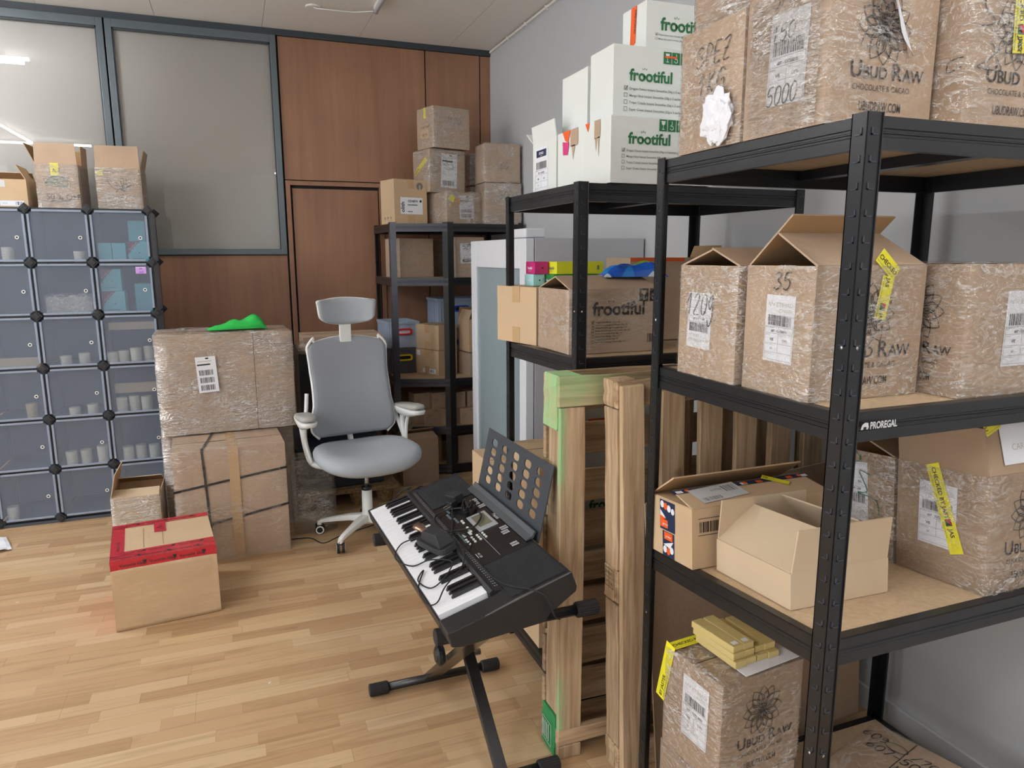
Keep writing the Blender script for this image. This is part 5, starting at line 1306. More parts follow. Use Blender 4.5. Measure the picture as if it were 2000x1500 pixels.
# ---------------------------------------------------------------- things behind the chair
PRESS = pm('pressed_chip_wood', lin(132, 108, 78), .9, spec=.1, var=.45, vscale=70, bump=.6, bscale=90)
pp = empty('chip_pallet', (.60, 4.78, 0)); tag(pp, 'low pressed chipboard pallet on the floor behind the chair', 'pallet')
MB().box(-.33, .30, -.38, .45, .095, .125).build('deck', PRESS, pp, bevel=.004)
for a_ in (-.26, 0.05, .22):
    for b_ in (-.30, .10, .38):
        MB().lathe([(.045, 0), (.065, .0949)], 14).build('foot', PRESS, pp, loc=(a_, b_, 0))
dkb = pm('dark_navy_plastic', lin(44, 48, 56), .45, spec=.4); 
o = empty('storage_crate', (.565, 4.70, .1255), R(4)); tag(o, 'dark navy crate on the chipboard pallet behind the chair', 'crate')
MB().box(-.30, .24, -.24, .30, 0, .26).build('crate_body', dkb, o, bevel=.006); MB().box(-.31, .25, -.25, .31, .26, .285).build('crate_rim', dkb, o, bevel=.004)
MB().box(-.02, .10, -.244, -.2405, .10, .108).build('grip_line', GREYP, o)
bm = soft_box(.22, .18, .42, 8, 0, .02, 33, .01, bottom=True); o = bm_obj(bm, 'plastic_bag', film_mat('dull_bag', .25, 5, 26, 14, .8), None, smooth=True); o.location = (.345, 4.17, 0); tag(o, 'clear plastic bag on the floor right of the big cartons', 'bag')
o = empty('steel_cabinet', (.60, 4.98, .414), 0); tag(o, 'black cabinet on the dark crate behind the chair back', 'cabinet')
MB().box(-.26, .24, -.30, .22, 0, .545).build('cabinet_body', BLACKM, o, bevel=.004); MB().box(-.008, -.002, -.304, -.300, .02, .52).build('door_gap', BLACKR, o); MB().box(.02, .03, -.31, -.301, .22, .34).build('handle', BLACKM2, o)
carton('flat brown carton lying on the black cabinet behind the headrest', .652, 5.03, .960, 0, .525, .36, .085, mat=KRAFT, dent=.004)
o = MB().tube([(0, -.10, 0), (0, .10, 0)], .034, 18).build('film_roll', film_mat('rolled_film', .7, 6, 20, 20, .5), None, loc=(.385, 4.80, .995), smooth=True); o.location = (.372, 4.72, .994)
tag(o, 'roll of clear film beside the chair back', 'roll')
MB().tube([(0, -.101, 0), (0, .101, 0)], .014, 12).build('core', KRAFT3, o, smooth=True)
cb_ = catmull([(.20, 4.0, .003), (.30, 3.98, .003), (.36, 3.88, .003), (.46, 3.95, .003), (.60, 4.02, .003), (.78, 4.1, .003)])
o = MB().tube(cb_, .003, 6).build('cable', BLACKR, None); tag(o, 'thin black cable on the floor under the chair', 'cable')
# ---------------------------------------------------------------- office chair
def sup(n, a, b, e): return [(a*math.copysign(abs(math.cos(2*math.pi*i/n))**e, math.cos(2*math.pi*i/n)), b*math.copysign(abs(math.sin(2*math.pi*i/n))**e, math.sin(2*math.pi*i/n))) for i in range(n)]
ch = empty('office_chair', (.618, 3.93, 0), R(9)); tag(ch, 'grey office chair with white frame, headrest and armrests', 'chair')
def loft(rings, close_top=True, close_bot=True):
    n = len(rings[0]); vs = [p for r_ in rings for p in r_]; fs = []
    for i in range(len(rings)-1):
        for j in range(n): fs.append((i*n+j, i*n+(j+1) % n, (i+1)*n+(j+1) % n, (i+1)*n+j))
    if close_bot: fs.append(tuple(range(n-1, -1, -1)))
    if close_top: fs.append(tuple(range((len(rings)-1)*n, len(rings)*n)))
    return vs, fs
rings = []
for z, s in ((.425, .80), (.432, .93), (.452, .995), (.475, 1.0), (.495, .97), (.508, .90), (.512, .75), (.508, .45), (.505, .15)):
    pts = sup(40, .288*s, .252*s, .72)
    rings.append([(a*(1-.08*(b/.245)), b-.01, z+.018*(a/.255)**2-.028*max(0, (-b/.245-.45))**1.5*1.6+.006*(b/.245)) for a, b in pts])
mb = MB(); mb.add(*loft(rings)); mb.build('seat', SEATF, ch, smooth=True)
mb = MB(); mb.box(-.09, .09, -.11, .12, .375, .425); mb.build('seat_mechanism', BLACKP, ch, bevel=.01)
MB().tube([(.06, 0, .40), (.20, -.02, .395)], .005, 8).build('height_lever', BLACKP, ch)
MB().lathe([(.013, .27), (.013, .385)], 16).build('gas_piston', STEEL, ch, smooth=True)
MB().lathe([(.030, .268), (.030, .285), (.024, .288)], 18).build('piston_collar', BLACKP, ch, smooth=True)
MB().lathe([(.040, .075), (.040, .12), (.030, .14), (.0285, .268)], 20).build('column', WHITEP, ch, smooth=True)
for i in range(5):
    a = R(-140+72*i); c, s = math.cos(a), math.sin(a)
    lg = MB(); secs = []
    for t_, w_, h_, z_ in ((.02, .030, .040, .105), (.10, .027, .030, .105), (.18, .021, .024, .094), (.25, .017, .020, .082), (.275, .016, .018, .076), (.292, .014, .014, .060)):
        secs.append([(t_, -w_, z_-h_*.5), (t_, w_, z_-h_*.5), (t_, w_*.8, z_+h_*.5), (t_, 0, z_+h_*.62), (t_, -w_*.8, z_+h_*.5)])
    vs, fs = loft(secs); lg.add(vs, fs, mat=Matrix.Rotation(a, 4, 'Z')); lg.tube([Vector((.280*c, .280*s, .078)), Vector((.280*c, .280*s, .052))], .014, 12)
    lo = lg.build('base_leg', WHITEP, ch, bevel=.003, smooth=True)
    cs = empty('caster', (.280*c, .280*s, 0), a+R(35+40*i)); cs.parent = ch
    cy_ = MB(); cy_.tube([(0, -.021, .028), (0, -.006, .028)], .028, 22); cy_.tube([(0, .006, .028), (0, .021, .028)], .028, 22); cy_.build('wheel', BLACKR, cs, smooth=False, bevel=.003)
    rg = MB()
    for yy in (-.0215, .0215):
        n_ = 22; vs = [(rr_*math.cos(2*math.pi*q/n_), yy+(0 if rr_ > .02 else 0), .028+rr_*math.sin(2*math.pi*q/n_)) for rr_ in (.0235, .0165) for q in range(n_)]
        rg.add(vs, [(q, (q+1) % n_, n_+(q+1) % n_, n_+q) for q in range(n_)])
    rg.build('wheel_ring', WHITEP, cs, solid=.002)
    hd = MB(); hd.tube([(-.022, 0, .050), (-.008, 0, .060), (.012, 0, .058)], .010, 8); hd.tube([(0, 0, .045), (0, 0, .062)], .009, 10); hd.build('caster_hood', BLACKP, cs, smooth=True)
# backrest: a curved padded shield
def shield(nx, nz, hw, z0, z1, yfun, thick, corner):
    front, back = [], []
    for i in range(nz+1):
        t = i/nz; z = z0+(z1-z0)*t
        tt = abs(2*t-1); w = hw(t)*(1-max(0, (tt-corner)/(1-corner))**3.0*.22)
        for j in range(nx+1):
            s = j/nx*2-1; e = (1-abs(s)**8)*(1-tt**10)
            zz = z - (.022*(s*s))*(1 if t > .5 else -.4)*max(0, (tt-.3))/.7
            x = s*w; front.append((x, yfun(t, s)-thick*e*.5, zz)); back.append((x, yfun(t, s)+thick*(.3+.2*e), zz))
    n = nx+1; N_ = len(front); fs = []
    for i in range(nz):
        for j in range(nx):
            a = i*n+j; fs.append((a, a+1, a+n+1, a+n)); fs.append((N_+a, N_+a+n, N_+a+n+1, N_+a+1))
    for i in range(nz): fs.append((i*n, (i+1)*n, N_+(i+1)*n, N_+i*n)); fs.append((i*n+nx, N_+i*n+nx, N_+(i+1)*n+nx, (i+1)*n+nx))
    for j in range(nx): fs.append((j, N_+j, N_+j+1, j+1)); fs.append((nz*n+j, nz*n+j+1, N_+nz*n+j+1, N_+nz*n+j))
    return front+back, fs
BZ0, BZ1 = .545, 1.115
bw = lambda t: .246-.018*math.sin(math.pi*t)*1.0+(.006 if t < .3 else 0)-.010*t
by_ = lambda t, s: .215+.055*t-.030*math.sin(math.pi*min(1, t*1.5))*1.0+.02*t*t-.035*s*s
mb = MB(); mb.add(*shield(20, 24, bw, BZ0, BZ1, by_, .022, .72)); mb.build('backrest', FABRIC, ch, smooth=True)
fb = []
for t in [i/12 for i in range(13)]: fb.append((-bw(t)*(1-max(0, (abs(2*t-1)-.72)/.28)**3*.2)*1.0, by_(t, 1)+.012, BZ0+(BZ1-BZ0)*t))
top = [(bw(1)*s*.8, by_(1, s)+.012, BZ1-.006-.02*s*s) for s in (-1, -.5, 0, .5, 1)]
loop = fb+top+[(-a, b, c) for a, b, c in reversed(fb)]
MB().tube(catmull(loop, 3), .008, 8).build('back_frame', WHITEP, ch, smooth=True)
MB().tube(catmull([(0, .05, .40), (0, .20, .43), (0, .285, .56), (0, .295, .85), (0, .315, 1.10), (0, .300, 1.20)], 5), [.02]*26, 4, sq=(1.3, .45)).build('back_spine', WHITEP, ch)
MB().box(-.034, .034, .275, .292, 1.08, 1.20).build('headrest_stem', WHITEP, ch, bevel=.004)
hw = lambda t: .156+.016*t
hy = lambda t, s: .268+.012*t-.062*s*s
vs, fs = shield(18, 12, hw, 1.185, 1.335, hy, .03, .45)
vs = [(x, y, z+.022*(x/.18)**2*(1 if z > 1.26 else .9)) for x, y, z in vs]
mb = MB(); mb.add(vs, fs); mb.build('headrest', SEATF, ch, smooth=True)
mb = MB(); mb.add([(x*1.03, y+.016, 1.26+(z-1.26)*1.05) for x, y, z in vs], fs); mb.build('headrest_shell', WHITEP, ch, smooth=True)
for sx in (-1, 1):
    X = sx*.302
    rings = []
    for z, s in ((.690, .86), (.696, .98), (.708, 1.0), (.716, .93), (.719, .6)):
        rings.append([(X+a*s+(-sx*.010)*(b/.12), b*s+.085, z-.010*((b)/.12)) for a, b in sup(24, .050, .145, .62)])
    mb = MB(); mb.add(*loft(rings)); ap = mb.build('arm_pad', pm('arm_pad_grey', lin(172, 172, 168), .45), ch, smooth=True)
    rings = []
    for z, s in ((.640, .45), (.655, .75), (.672, .95), (.690, 1.02), (.695, 1.0)):
        rings.append([(X+a*s+(-sx*.010)*(b/.12), b*s*(1 if z > .66 else .8)+.085+(.03 if z < .66 else 0), z) for a, b in sup(24, .051, .147, .62)])
    mb = MB(); mb.add(*loft(rings)); mb.tube(catmull([(X, .175, .665), (X-sx*.006, .185, .60), (X-sx*.012, .14, .50), (X-sx*.03, .08, .435), (X-sx*.12, .02, .418)], 5), .017, 10); mb.tube(catmull([(X, .10, .655), (X-sx*.002, .13, .58), (X-sx*.010, .12, .50), (X-sx*.02, .07, .44)], 5), .011, 8)
    mb.tube(catmull([(X-sx*.01, .11, .47), (X-sx*.02, .20, .58), (X-sx*.05, .255, .72), (X-sx*.058, .262, .80)], 5), [.012]*16, 8)
    mb.build('arm_frame', WHITEP, ch, smooth=True)
# ---------------------------------------------------------------- keyboard stand
sd = empty('keyboard_stand', (.60, 2.06, 0)); tag(sd, 'black folding X keyboard stand with ribbed rubber end caps', 'stand')
def SP(x, y, z): return (x-.60, y-2.06, z)
def ribcap(x0, x1, y, z, parent=sd, name='end_cap'):
    mb = MB(); n_ = 40
    vs = []
    for (xx, rr_) in ((x0, .018), (x0+(x1-x0)*.04, .0225), (x1-(x1-x0)*.06, .0225), (x1, .019)):
        for q in range(n_):
            k = rr_*(1.0 if q % 2 else .93); a = 2*math.pi*q/n_; vs.append((xx-.60, y-2.06+k*math.cos(a), z+k*math.sin(a)))
    fs = [(a*n_+q, a*n_+(q+1) % n_, (a+1)*n_+(q+1) % n_, (a+1)*n_+q) for a in range(3) for q in range(n_)]+[tuple(range(n_)), tuple(range(3*n_, 4*n_))]
    mb.add(vs, fs); mb.build(name, BLACKR, parent)
TUBEM = pm('black_tube', lin(26, 27, 30), .3, spec=.6)
for (y, z, xa, xb, nm_) in ((1.705, .574, .438, .905, 'support_arm'), (2.425, .574, .405, .84, 'support_arm'), (2.380, .0235, .362, .842, 'foot_bar'), (1.795, .0235, .395, .83, 'foot_bar')):
    MB().tube([SP(xa+.03, y, z), SP(xb-.03, y, z)], .0155, 14).build(nm_, TUBEM, sd, smooth=True)
    ribcap(xa-.008, xa+.062, y, z); ribcap(xb+.008, xb-.062, y, z)
def leg(name, a, b, mt):
    MB().tube([a, b], 1.0, 4, sq=(.010, .019)).build(name, mt, sd, bevel=.002)
leg('leg', SP(.622, 2.425, .565), SP(.652, 1.797, .030), TUBEM)
leg('leg', SP(.590, 1.705, .565), SP(.600, 2.380, .030), pm('reflection_tinted_tube', lin(96, 88, 74), .22, metal=.5, spec=.6))  # silver leg, the brown floor reflection is put into its colour
leg('leg', SP(.566, 1.705, .565), SP(.576, 2.380, .030), pm('reflection_tinted_tube_2', lin(70, 66, 58), .22, metal=.5, spec=.6))  # second bar, same painted brown reflection, darker
MB().tube([SP(.56, 2.085, .272), SP(.68, 2.085, .272)], .011, 14).build('pivot_bolt', STEEL, sd, smooth=True)
MB().lathe([(.030, 0), (.034, .01), (.034, .02), (.02, .028)], 18, mat=Matrix.Translation(SP(.545, 2.05, .31)) @ Matrix.Rotation(R(-90), 4, 'Y')).build('lock_disc', BLACKP, sd)
# ---------------------------------------------------------------- keyboard
KB = Matrix.Translation((.403, 2.558, .6395)) @ Matrix.Rotation(R(-88), 4, 'Z') @ Matrix.Rotation(R(15.6), 4, 'X')
kb = empty('music_keyboard', (.403, 2.558, .6395), rot=(R(15.6), 0, R(-88))); tag(kb, 'black electronic keyboard with white keys lying on the stand', 'keyboard')
L_ = .945
prof = [(.0, -.006), (.0, -.045), (.03, -.058), (.255, -.101), (.275, -.085), (.362, -.058), (.368, -.045), (.362, 0), (.185, 0), (.150, -.012), (.150, -.022), (.004, -.022), (.004, -.006)]
def ext(prof, xa, xb):
    k = len(prof); vs = [(xa, a, b) for a, b in prof]+[(xb, a, b) for a, b in prof]
    return vs, [tuple(range(k-1, -1, -1)), tuple(range(k, 2*k))]+[(i, (i+1) % k, (i+1) % k+k, i+k) for i in range(k)]
KBM = pm('keyboard_plastic', lin(30, 31, 34), .38, spec=.5, bump=.05, bscale=300)
mb = MB(); mb.add(*ext(prof, .012, .885)); kbody = mb.build('case', KBM, kb)
pc = [(.0, -.004), (.0, -.045), (.03, -.058), (.255, -.101), (.275, -.085), (.362, -.058), (.368, -.045), (.364, .002), (.20, .002), (.12, -.004), (.02, -.004)]
for xa, xb in ((-.012, .012), (.885, .957)):
    mb = MB(); mb.add(*ext(pc, xa, xb)); o = mb.build('end_cheek', KBM, kb, bevel=.003)
MB().add(*ext([(.105, -.0035), (.105, -.0015), (.20, .0042), (.360, .0042), (.360, .002)], .9575, .9595)).build('silver_trim', pm('silver_trim', lin(110, 116, 122), .3, metal=.4), kb)
# white keys and black keys
KW = .852/36; kx0 = .0145
wk = None
for i in range(36):
    if wk is None:
        mb = MB(); mb.box(.0004, KW-.0004, .006, .148, -.016, .0015); mb.box(.0004, KW-.0004, .006, .009, -.020, -.010)
        wk = mb.build('white_key', pm('white_key_plastic', lin(236, 238, 244), .25, spec=.5), kb, bevel=.0008, seg=1); o = wk
    else: o = wk.copy(); COL.objects.link(o)
    o.location = (kx0+KW*i, 0, 0)
bk = None
for i in range(35):
    # the far end is the treble end seen from the player's side: mirror the octave pattern
    if (i % 7) in (0, 1, 3, 4, 5):
        if bk is None:
            mb = MB(); mb.add([(-.0055, .060, 0), (.0055, .060, 0), (.0055, .148, 0), (-.0055, .148, 0), (-.0042, .068, .0115), (.0042, .068, .0115), (.0042, .148, .0115), (-.0042, .148, .0115)], [(0, 3, 2, 1), (4, 5, 6, 7), (0, 1, 5, 4), (1, 2, 6, 5), (2, 3, 7, 6), (3, 0, 4, 7)])
            bk = mb.build('black_key', pm('black_key_plastic', (.012, .012, .014), .2, spec=.6), kb, bevel=.0008, seg=1); o = bk
        else: o = bk.copy(); COL.objects.link(o)
        o.location = (kx0+KW*(i+1), 0, .0015)
# ridge between keys and panel
mb = MB(); mb.add(*ext([(.149, -.010), (.149, .006), (.158, .010), (.168, .004), (.184, .0005), (.184, -.003)], .0125, .8845)); mb.build('key_ridge', KBM, kb)
# speaker grilles
GR = pm('speaker_grille', lin(44, 46, 50), .6, spec=.3, bump=.8, bscale=420)
for nm_, xa, xb in (('speaker_grille', .735, .942), ('speaker_grille', .016, .235)):
    mb = MB(); mb.prism([(xa, .190), (xb, .190), (xb, .355), (xa, .355)], .0008, .0048); o = mb.build(nm_, GR, kb, bevel=.002)
    cx_, cy2 = (xa+xb)/2, .275
    dd = Decal(); dd.ring(cx_, cy2, .072, .0012, BLACKP, 0, 32, .062)
    for q in range(-3, 4):
        hh = math.sqrt(max(0, 1-(q*.019/.072)**2))*.062
        dd.stroke([(cx_+q*.019-hh*.5, cy2-hh), (cx_+q*.019+hh*.5, cy2+hh)], .0009, BLACKP, 0, False); dd.stroke([(cx_+q*.019+hh*.5, cy2-hh), (cx_+q*.019-hh*.5, cy2+hh)], .0009, BLACKP, 0, False)
    dd.build('cone_outline', Matrix.Translation((0, 0, .005)), o, off=.0002)
# panel with display and buttons
MB().box(.240, .730, .188, .352, .0008, .0022).build('control_panel', pm('gloss_panel', (.012, .013, .015), .25, spec=.5), kb)
MB().box(.405, .532, .256, .322, .0023, .0060).build('display_bezel', pm('silver_bezel', lin(176, 180, 184), .3, metal=.3), kb, bevel=.001)
MB().box(.418, .508, .268, .312, .0061, .0064).build('display', pm('lcd', lin(112, 112, 92), .2, spec=.6), kb)
BTN = pm('pale_buttons', lin(214, 220, 214), .4)
def btn(x, y, rx=.0055, ry=.004):
    MB().prism([(rx*math.cos(2*math.pi*q/12), ry*math.sin(2*math.pi*q/12)) for q in range(12)], 0, .0025).build('button', BTN, kb, loc=(x, y, .0023))
for a in range(4):
    for b_ in range(3): btn(.545+.0165*b_, .205+.0185*a)
for q in range(3): btn(.470+.017*q, .236, .0065, .0045)
for q in range(2): btn(.410+.017*q, .238, .0065, .0045)
for q in range(2): MB().box(.50, .525, .205+.02*q, .213+.02*q, .0023, .0045).build('button', BTN, kb)
DBT = pm('teal_grey_buttons', lin(96, 116, 124), .5)
for a in range(3):
    for b_ in range(4): MB().box(.270+.048*a+.012*b_, .279+.048*a+.012*b_, .222-.010*(a % 2), .229-.010*(a % 2), .0023, .0040).build('button', DBT, kb)
for q in range(8): MB().box(.47+.012*q, .478+.012*q, .196, .202, .0023, .0040).build('button', DBT, kb)
dd = Decal()
for q in range(61):
    x = .03+.84*q/61
    if not (.60 < x < .62): dd.rect(x, .174, x+.0035, .1765, PAPER2, 0); dd.rect(x+.002, .1795, x+.0055, .1815, PAPER2, 0)
for (x, y) in ((.285, .325), (.315, .322), (.350, .330), (.560, .325), (.590, .318), (.680, .310)):
    for q in range(6):
        for p_ in range(2): dd.rect(x+.014*p_, y+.004*q-.012, x+.014*p_+.011, y+.004*q-.0098, PAPER2, 0)
dd.text('Medeli', .452, .330, .018, PAPER2, 0)
dd.text('MK 200', .655, .20, .010, PAPER2, 0); dd.rect(.655, .194, .685, .196, PAPER2, 0); dd.rect(.54, .250, .72, .2508, PAPER2, 0)
dd.build('panel_print', Matrix.Translation((0, 0, .0042)), kb, off=.0003)
# music rest: a plate with rows of oval holes
def rest_plate(w, h, nx, ny, th):
    mb = MB(); bx_, by2 = .030, .022; cw, chh = (w-2*bx_)/nx, (h-2*by2-.028)/ny; y00 = by2+.028
    tp = lambda x, y: x+(w/2-x)*.10*(1-y/h)*0
    def P(x, y): return (x, y, 0)
    N = 24
    for i in range(nx):
        for j in range(ny):
            x0_, y0_ = bx_+cw*i, y00+chh*j; cx_, cy_2 = x0_+cw/2, y0_+chh/2; rx, ry = cw*.27, chh*.40
            vs = []
            for q in range(N):
                a = 2*math.pi*q/N; c, s = math.cos(a), math.sin(a); m_ = max(abs(c), abs(s)); vs.append(P(cx_+c/m_*cw/2, cy_2+s/m_*chh/2))
            for q in range(N):
                a = 2*math.pi*q/N; c, s = math.cos(a), math.sin(a); e = .75
                vs.append(P(cx_+rx*math.copysign(abs(c)**e, c), cy_2+ry*math.copysign(abs(s)**e, s)))
            mb.add(vs, [(q, (q+1) % N, N+(q+1) % N, N+q) for q in range(N)])
    X1, Y1 = w-bx_, y00+chh*ny
    for a in ((0, bx_, 0, h), (X1, w, 0, h), (bx_, X1, 0, y00), (bx_, X1, Y1, h)):
        mb.add([P(a[0], a[2]), P(a[1], a[2]), P(a[1], a[3]), P(a[0], a[3])], [(0, 1, 2, 3)])
    return mb
mr_ = rest_plate(.53, .238, 5, 5, .003).build('music_rest', pm('rest_plastic', lin(62, 66, 72), .5, spec=.4), kb, solid=.0035)
mr_.location = (.185, .374, -.018); mr_.rotation_euler = (R(62), 0, 0)
MB().add(*ext([(.340, .0045), (.366, .0045), (.378, .02), (.374, .022), (.362, .012), (.340, .008)], .19, .71)).build('rest_ledge', pm('rest_ledge', lin(74, 78, 82), .5), kb)
# ---------------------------------------------------------------- pedal, adapter and cables lying on the keyboard
def KP(x, y, z): return KB @ Vector((x, y, z))
pd = empty('sustain_pedal', tuple(KP(.515, .120, .0150))); pd.rotation_euler = (KB @ Matrix.Rotation(R(14), 4, 'Z')).to_euler(); tag(pd, 'black sustain pedal with a metal foot lying on the keys', 'pedal')
mb = MB(); mb.add(*loft([[(x, y, 0) for x, y in sup(24, .088, .040, .5)], [(x, y, .016) for x, y in sup(24, .084, .037, .5)]])); mb.build('pedal_base', BLACKPM, pd, bevel=.002)
mb = MB(); mb.add([(-.058, -.026, .016), (.070, -.030, .016), (.070, .030, .016), (-.058, .026, .016), (-.040, -.020, .046), (.048, -.022, .054), (.048, .022, .054), (-.040, .020, .046)], [(0, 3, 2, 1), (4, 5, 6, 7), (0, 1, 5, 4), (1, 2, 6, 5), (2, 3, 7, 6), (3, 0, 4, 7)]); mb.build('pedal_housing', BLACKPM, pd, bevel=.004)
mb = MB(); secs = []
for x, w_, z in ((-.045, .012, .030), (-.075, .013, .032), (-.095, .018, .036), (-.112, .016, .037), (-.118, .008, .036)): secs.append([(x, -w_, z), (x, w_, z), (x, w_*.8, z+.005), (x, -w_*.8, z+.005)])
mb.add(*loft(secs)); mb.build('pedal_foot', pm('worn_chrome', lin(150, 122, 104), .28, metal=.8), pd, smooth=True)
ad = empty('power_adapter', tuple(KP(.250, .272, .022))); ad.rotation_euler = (KB @ Matrix.Rotation(R(18), 4, 'Z')).to_euler(); tag(ad, 'black plug-in power adapter lying on the keyboard panel', 'adapter')
MB().box(-.030, .030, -.020, .020, -.015, .016).build('adapter_body', BLACKPM, ad, bevel=.003)
mb = MB(); mb.box(.014, .044, -.046, -.020, -.014, .010); mb.build('plug_block', BLACKP, ad, bevel=.003)
mb = MB(); mb.tube([(.020, -.046, -.004), (.020, -.066, -.004)], .0022, 8); mb.tube([(.038, -.046, -.004), (.038, -.066, -.004)], .0022, 8); mb.build('plug_pins', STEEL, ad)
def kcable(label, pts, r=.0022, mt=BLACKR, grp=None):
    P_ = [KP(*p) for p in pts]; o = MB().tube(catmull(P_, 7), r, 6).build('cable', mt, None, smooth=True); tag(o, label, 'cable', grp)
kcable('black cable looping from the pedal over the white keys', [(.45, .09, .03), (.40, .03, .01), (.47, -.01, .006), (.56, .02, .005), (.60, .07, .02), (.66, .12, .018), (.72, .08, .016), (.73, .03, .006), (.66, .01, .006), (.62, .04, .008), (.70, .00, .006), (.80, -.005, .008), (.82, .02, .01), (.78, .06, .02), (.72, .13, .02), (.66, .16, .02), (.60, .17, .02)], .0021)
kcable('thin cable crossing the speaker and hanging off the near end of the keyboard', [(.58, .175, .015), (.66, .180, .014), (.74, .182, .012), (.83, .186, .010), (.90, .205, .009), (.955, .24, .008), (.975, .27, -.02), (.985, .275, -.075), (.975, .29, -.10)], .0021)
rr = random.Random(5); pts = []
for q in range(9):
    s = 1 if q % 2 else -1
    pts += [(.325+s*.012, .300+.012*s+rr.uniform(-.006, .006), .012+.002*q), (.385+rr.uniform(-.006, .006), .272+s*.012+rr.uniform(-.005, .005), .014+.002*q)]
kcable('coiled black adapter cable bundled beside the display', pts, .0024)
kcable('black cable sweeping in a wide loop across the control panel', [(.37, .285, .02), (.30, .225, .012), (.31, .178, .012), (.37, .158, .014), (.44, .168, .012), (.48, .205, .012), (.50, .250, .012), (.46, .292, .014), (.42, .30, .016)], .0030)
kcable('thin black cable running from the adapter down to the pedal', [(.285, .255, .014), (.34, .23, .016), (.41, .205, .012), (.50, .175, .018), (.56, .165, .018), (.60, .185, .014), (.56, .215, .010), (.50, .20, .012), (.47, .165, .02)], .0020)
kcable('black cable curled at the far end of the keyboard', [(-.03, .10, -.02), (-.045, .14, .0), (-.03, .18, .010), (.0, .16, .012), (.01, .19, .010), (-.02, .22, .0), (-.04, .25, -.03)], .0025)
# ---------------------------------------------------------------- corner rack contents
G3 = 'wrapped cartons on the corner rack'; ZT = 1.7905
def pr_ol(d, w, h):
    d.rect(w*.18, h*.22, w*.86, h*.60, PAPER, 0); d.text('1024874', w*.40, h*.49, h*.075, INKB, 1, bold=.02); d.text('olith', 0, 0, .001, INKB, 1)
    old = d.T; d.T = T2(w*.30, h*.26, 90); d.text('olith', 0, 0, h*.13, INKB, 1, bold=.02); d.T = old
    d.rect(w*.40, h*.42, w*.70, h*.44, GREENP, 1); d.rect(w*.40, h*.27, w*.55, h*.29, INKG, 1); d.circ(w*.80, h*.52, w*.035, INKB, 1, 12)
    d.circ(w*.78, h*.86, w*.10, INKG, 0, 20); d.rect(w*.76, h*.78, w*.80, h*.88, KRAFT2, 1)
def pr_arr(d, w, h):
    for q in range(3): d.rect(w*(.24+.22*q), h*.07, w*(.34+.22*q), h*.075, INKG, 1); d.poly([(w*(.24+.22*q), h*.13), (w*(.34+.22*q), h*.13), (w*(.29+.22*q), h*.17)], INKG, 1); d.rect(w*(.28+.22*q), h*.09, w*(.30+.22*q), h*.135, INKG, 1)
carton('tan carton with a white number label, left on top of the corner rack', 1.148, 5.135, ZT, 15, .255, .208, .300, mat=KRAFT2, tape='y', prints=[('number_label', 'F', pr_ol), ('handling_marks', 'L', pr_arr)], group=G3)
def pr_pl(d, w, h):
    post_label(d, w*.36, h*.16, w*.42, h*.74, 2, 5, 2, sign=PENG); d.poly([(w*.02, h*.78), (w*.14, h*.96), (w*.24, h*.86), (w*.18, h*.66)], YELT, 2); d.rect(w*.22, h*.62, w*.38, h*.84, pm('amber_patch', lin(206, 150, 70), .5), 1); d.poly([(w*.05, h*.60), (w*.12, h*.66), (w*.10, h*.52)], YELT, 2)
carton('bulky film wrapped parcel with torn yellow tape, top of the corner rack', 1.500, 5.085, ZT, 17, .295, .27, .215, film=(FILMH, .014), prints=[('parcel_label', 'F', pr_pl)], group=G3)
def pr_m1(d, w, h): post_label(d, w*.30, h*.12, w*.46, h*.80, -2, 9, 1, sign=PENG)
def pr_m2(d, w, h): jas_tape(d, w*.12, h*.40, w*.85, .036, 28, 'BY JASTER', False, 2)
carton('film wrapped carton with a letter label, in the middle of the corner rack stack', 1.418, 5.170, ZT+.222, 15, .285, .240, .290, film=(FILMH, .006), prints=[('letter_label', 'F', pr_m1), ('yellow_tape', 'L', pr_m2)], group=G3)
def pr_t(d, w, h): hand(d, '7170', w*.32, h*.60, h*.16, INKG, .004); 
def pr_t2(d, w, h): d.rect(w*.42, h*.74, w*.56, h*1.0, YELT, 1); d.rect(w*.2, h*.25, w*.7, h*.6, KRAFT2, 0); d.text('Ubud Raw', w*.22, h*.5, h*.1, INKB, 1); d.text('VIE 59', w*.3, h*.3, h*.1, INKB, 1)
carton('film wrapped carton topmost on the corner rack, almost touching the brown panels', 1.450, 5.150, ZT+.522, 16, .295, .225, .272, film=(FILM, .006), prints=[('pen_mark', 'F', pr_t), ('torn_tape', 'L', pr_t2)], group=G3)
def pr_s(d, w, h): hand(d, '500g', w*.35, h*.62, h*.18, PENG, .004)
carton('film wrapped carton marked in green, lower right on top of the corner rack', 1.815, 5.02, ZT, 0, .27, .22, .285, film=(FILMH, .008), prints=[('pen_mark', 'F', pr_s)], group=G3)
def pr_60(d, w, h): hand(d, '60', w*.42, h*.35, h*.18, INKG, .004)
carton('film wrapped carton with a faint 60, upper right on top of the corner rack', 1.815, 5.03, ZT+.292, 0, .27, .20, .262, film=(FILM, .010), prints=[('pen_mark', 'F', pr_60)], group=G3)
carton('film wrapped carton squeezed in the corner behind the others', 1.80, 5.345, ZT, 0, .25, .22, .285, film=(FILMH, .008), group=G3)
carton('film wrapped carton at the back of the corner rack top, second layer', 1.775, 5.345, ZT+.295, 4, .22, .20, .225, film=(FILMH, .008), group=G3)
carton('film wrapped carton on the second shelf of the corner rack, left end', 1.195, 5.215, 1.4205, 15, .27, .225, .272, film=(FILML, .004), group=G3)
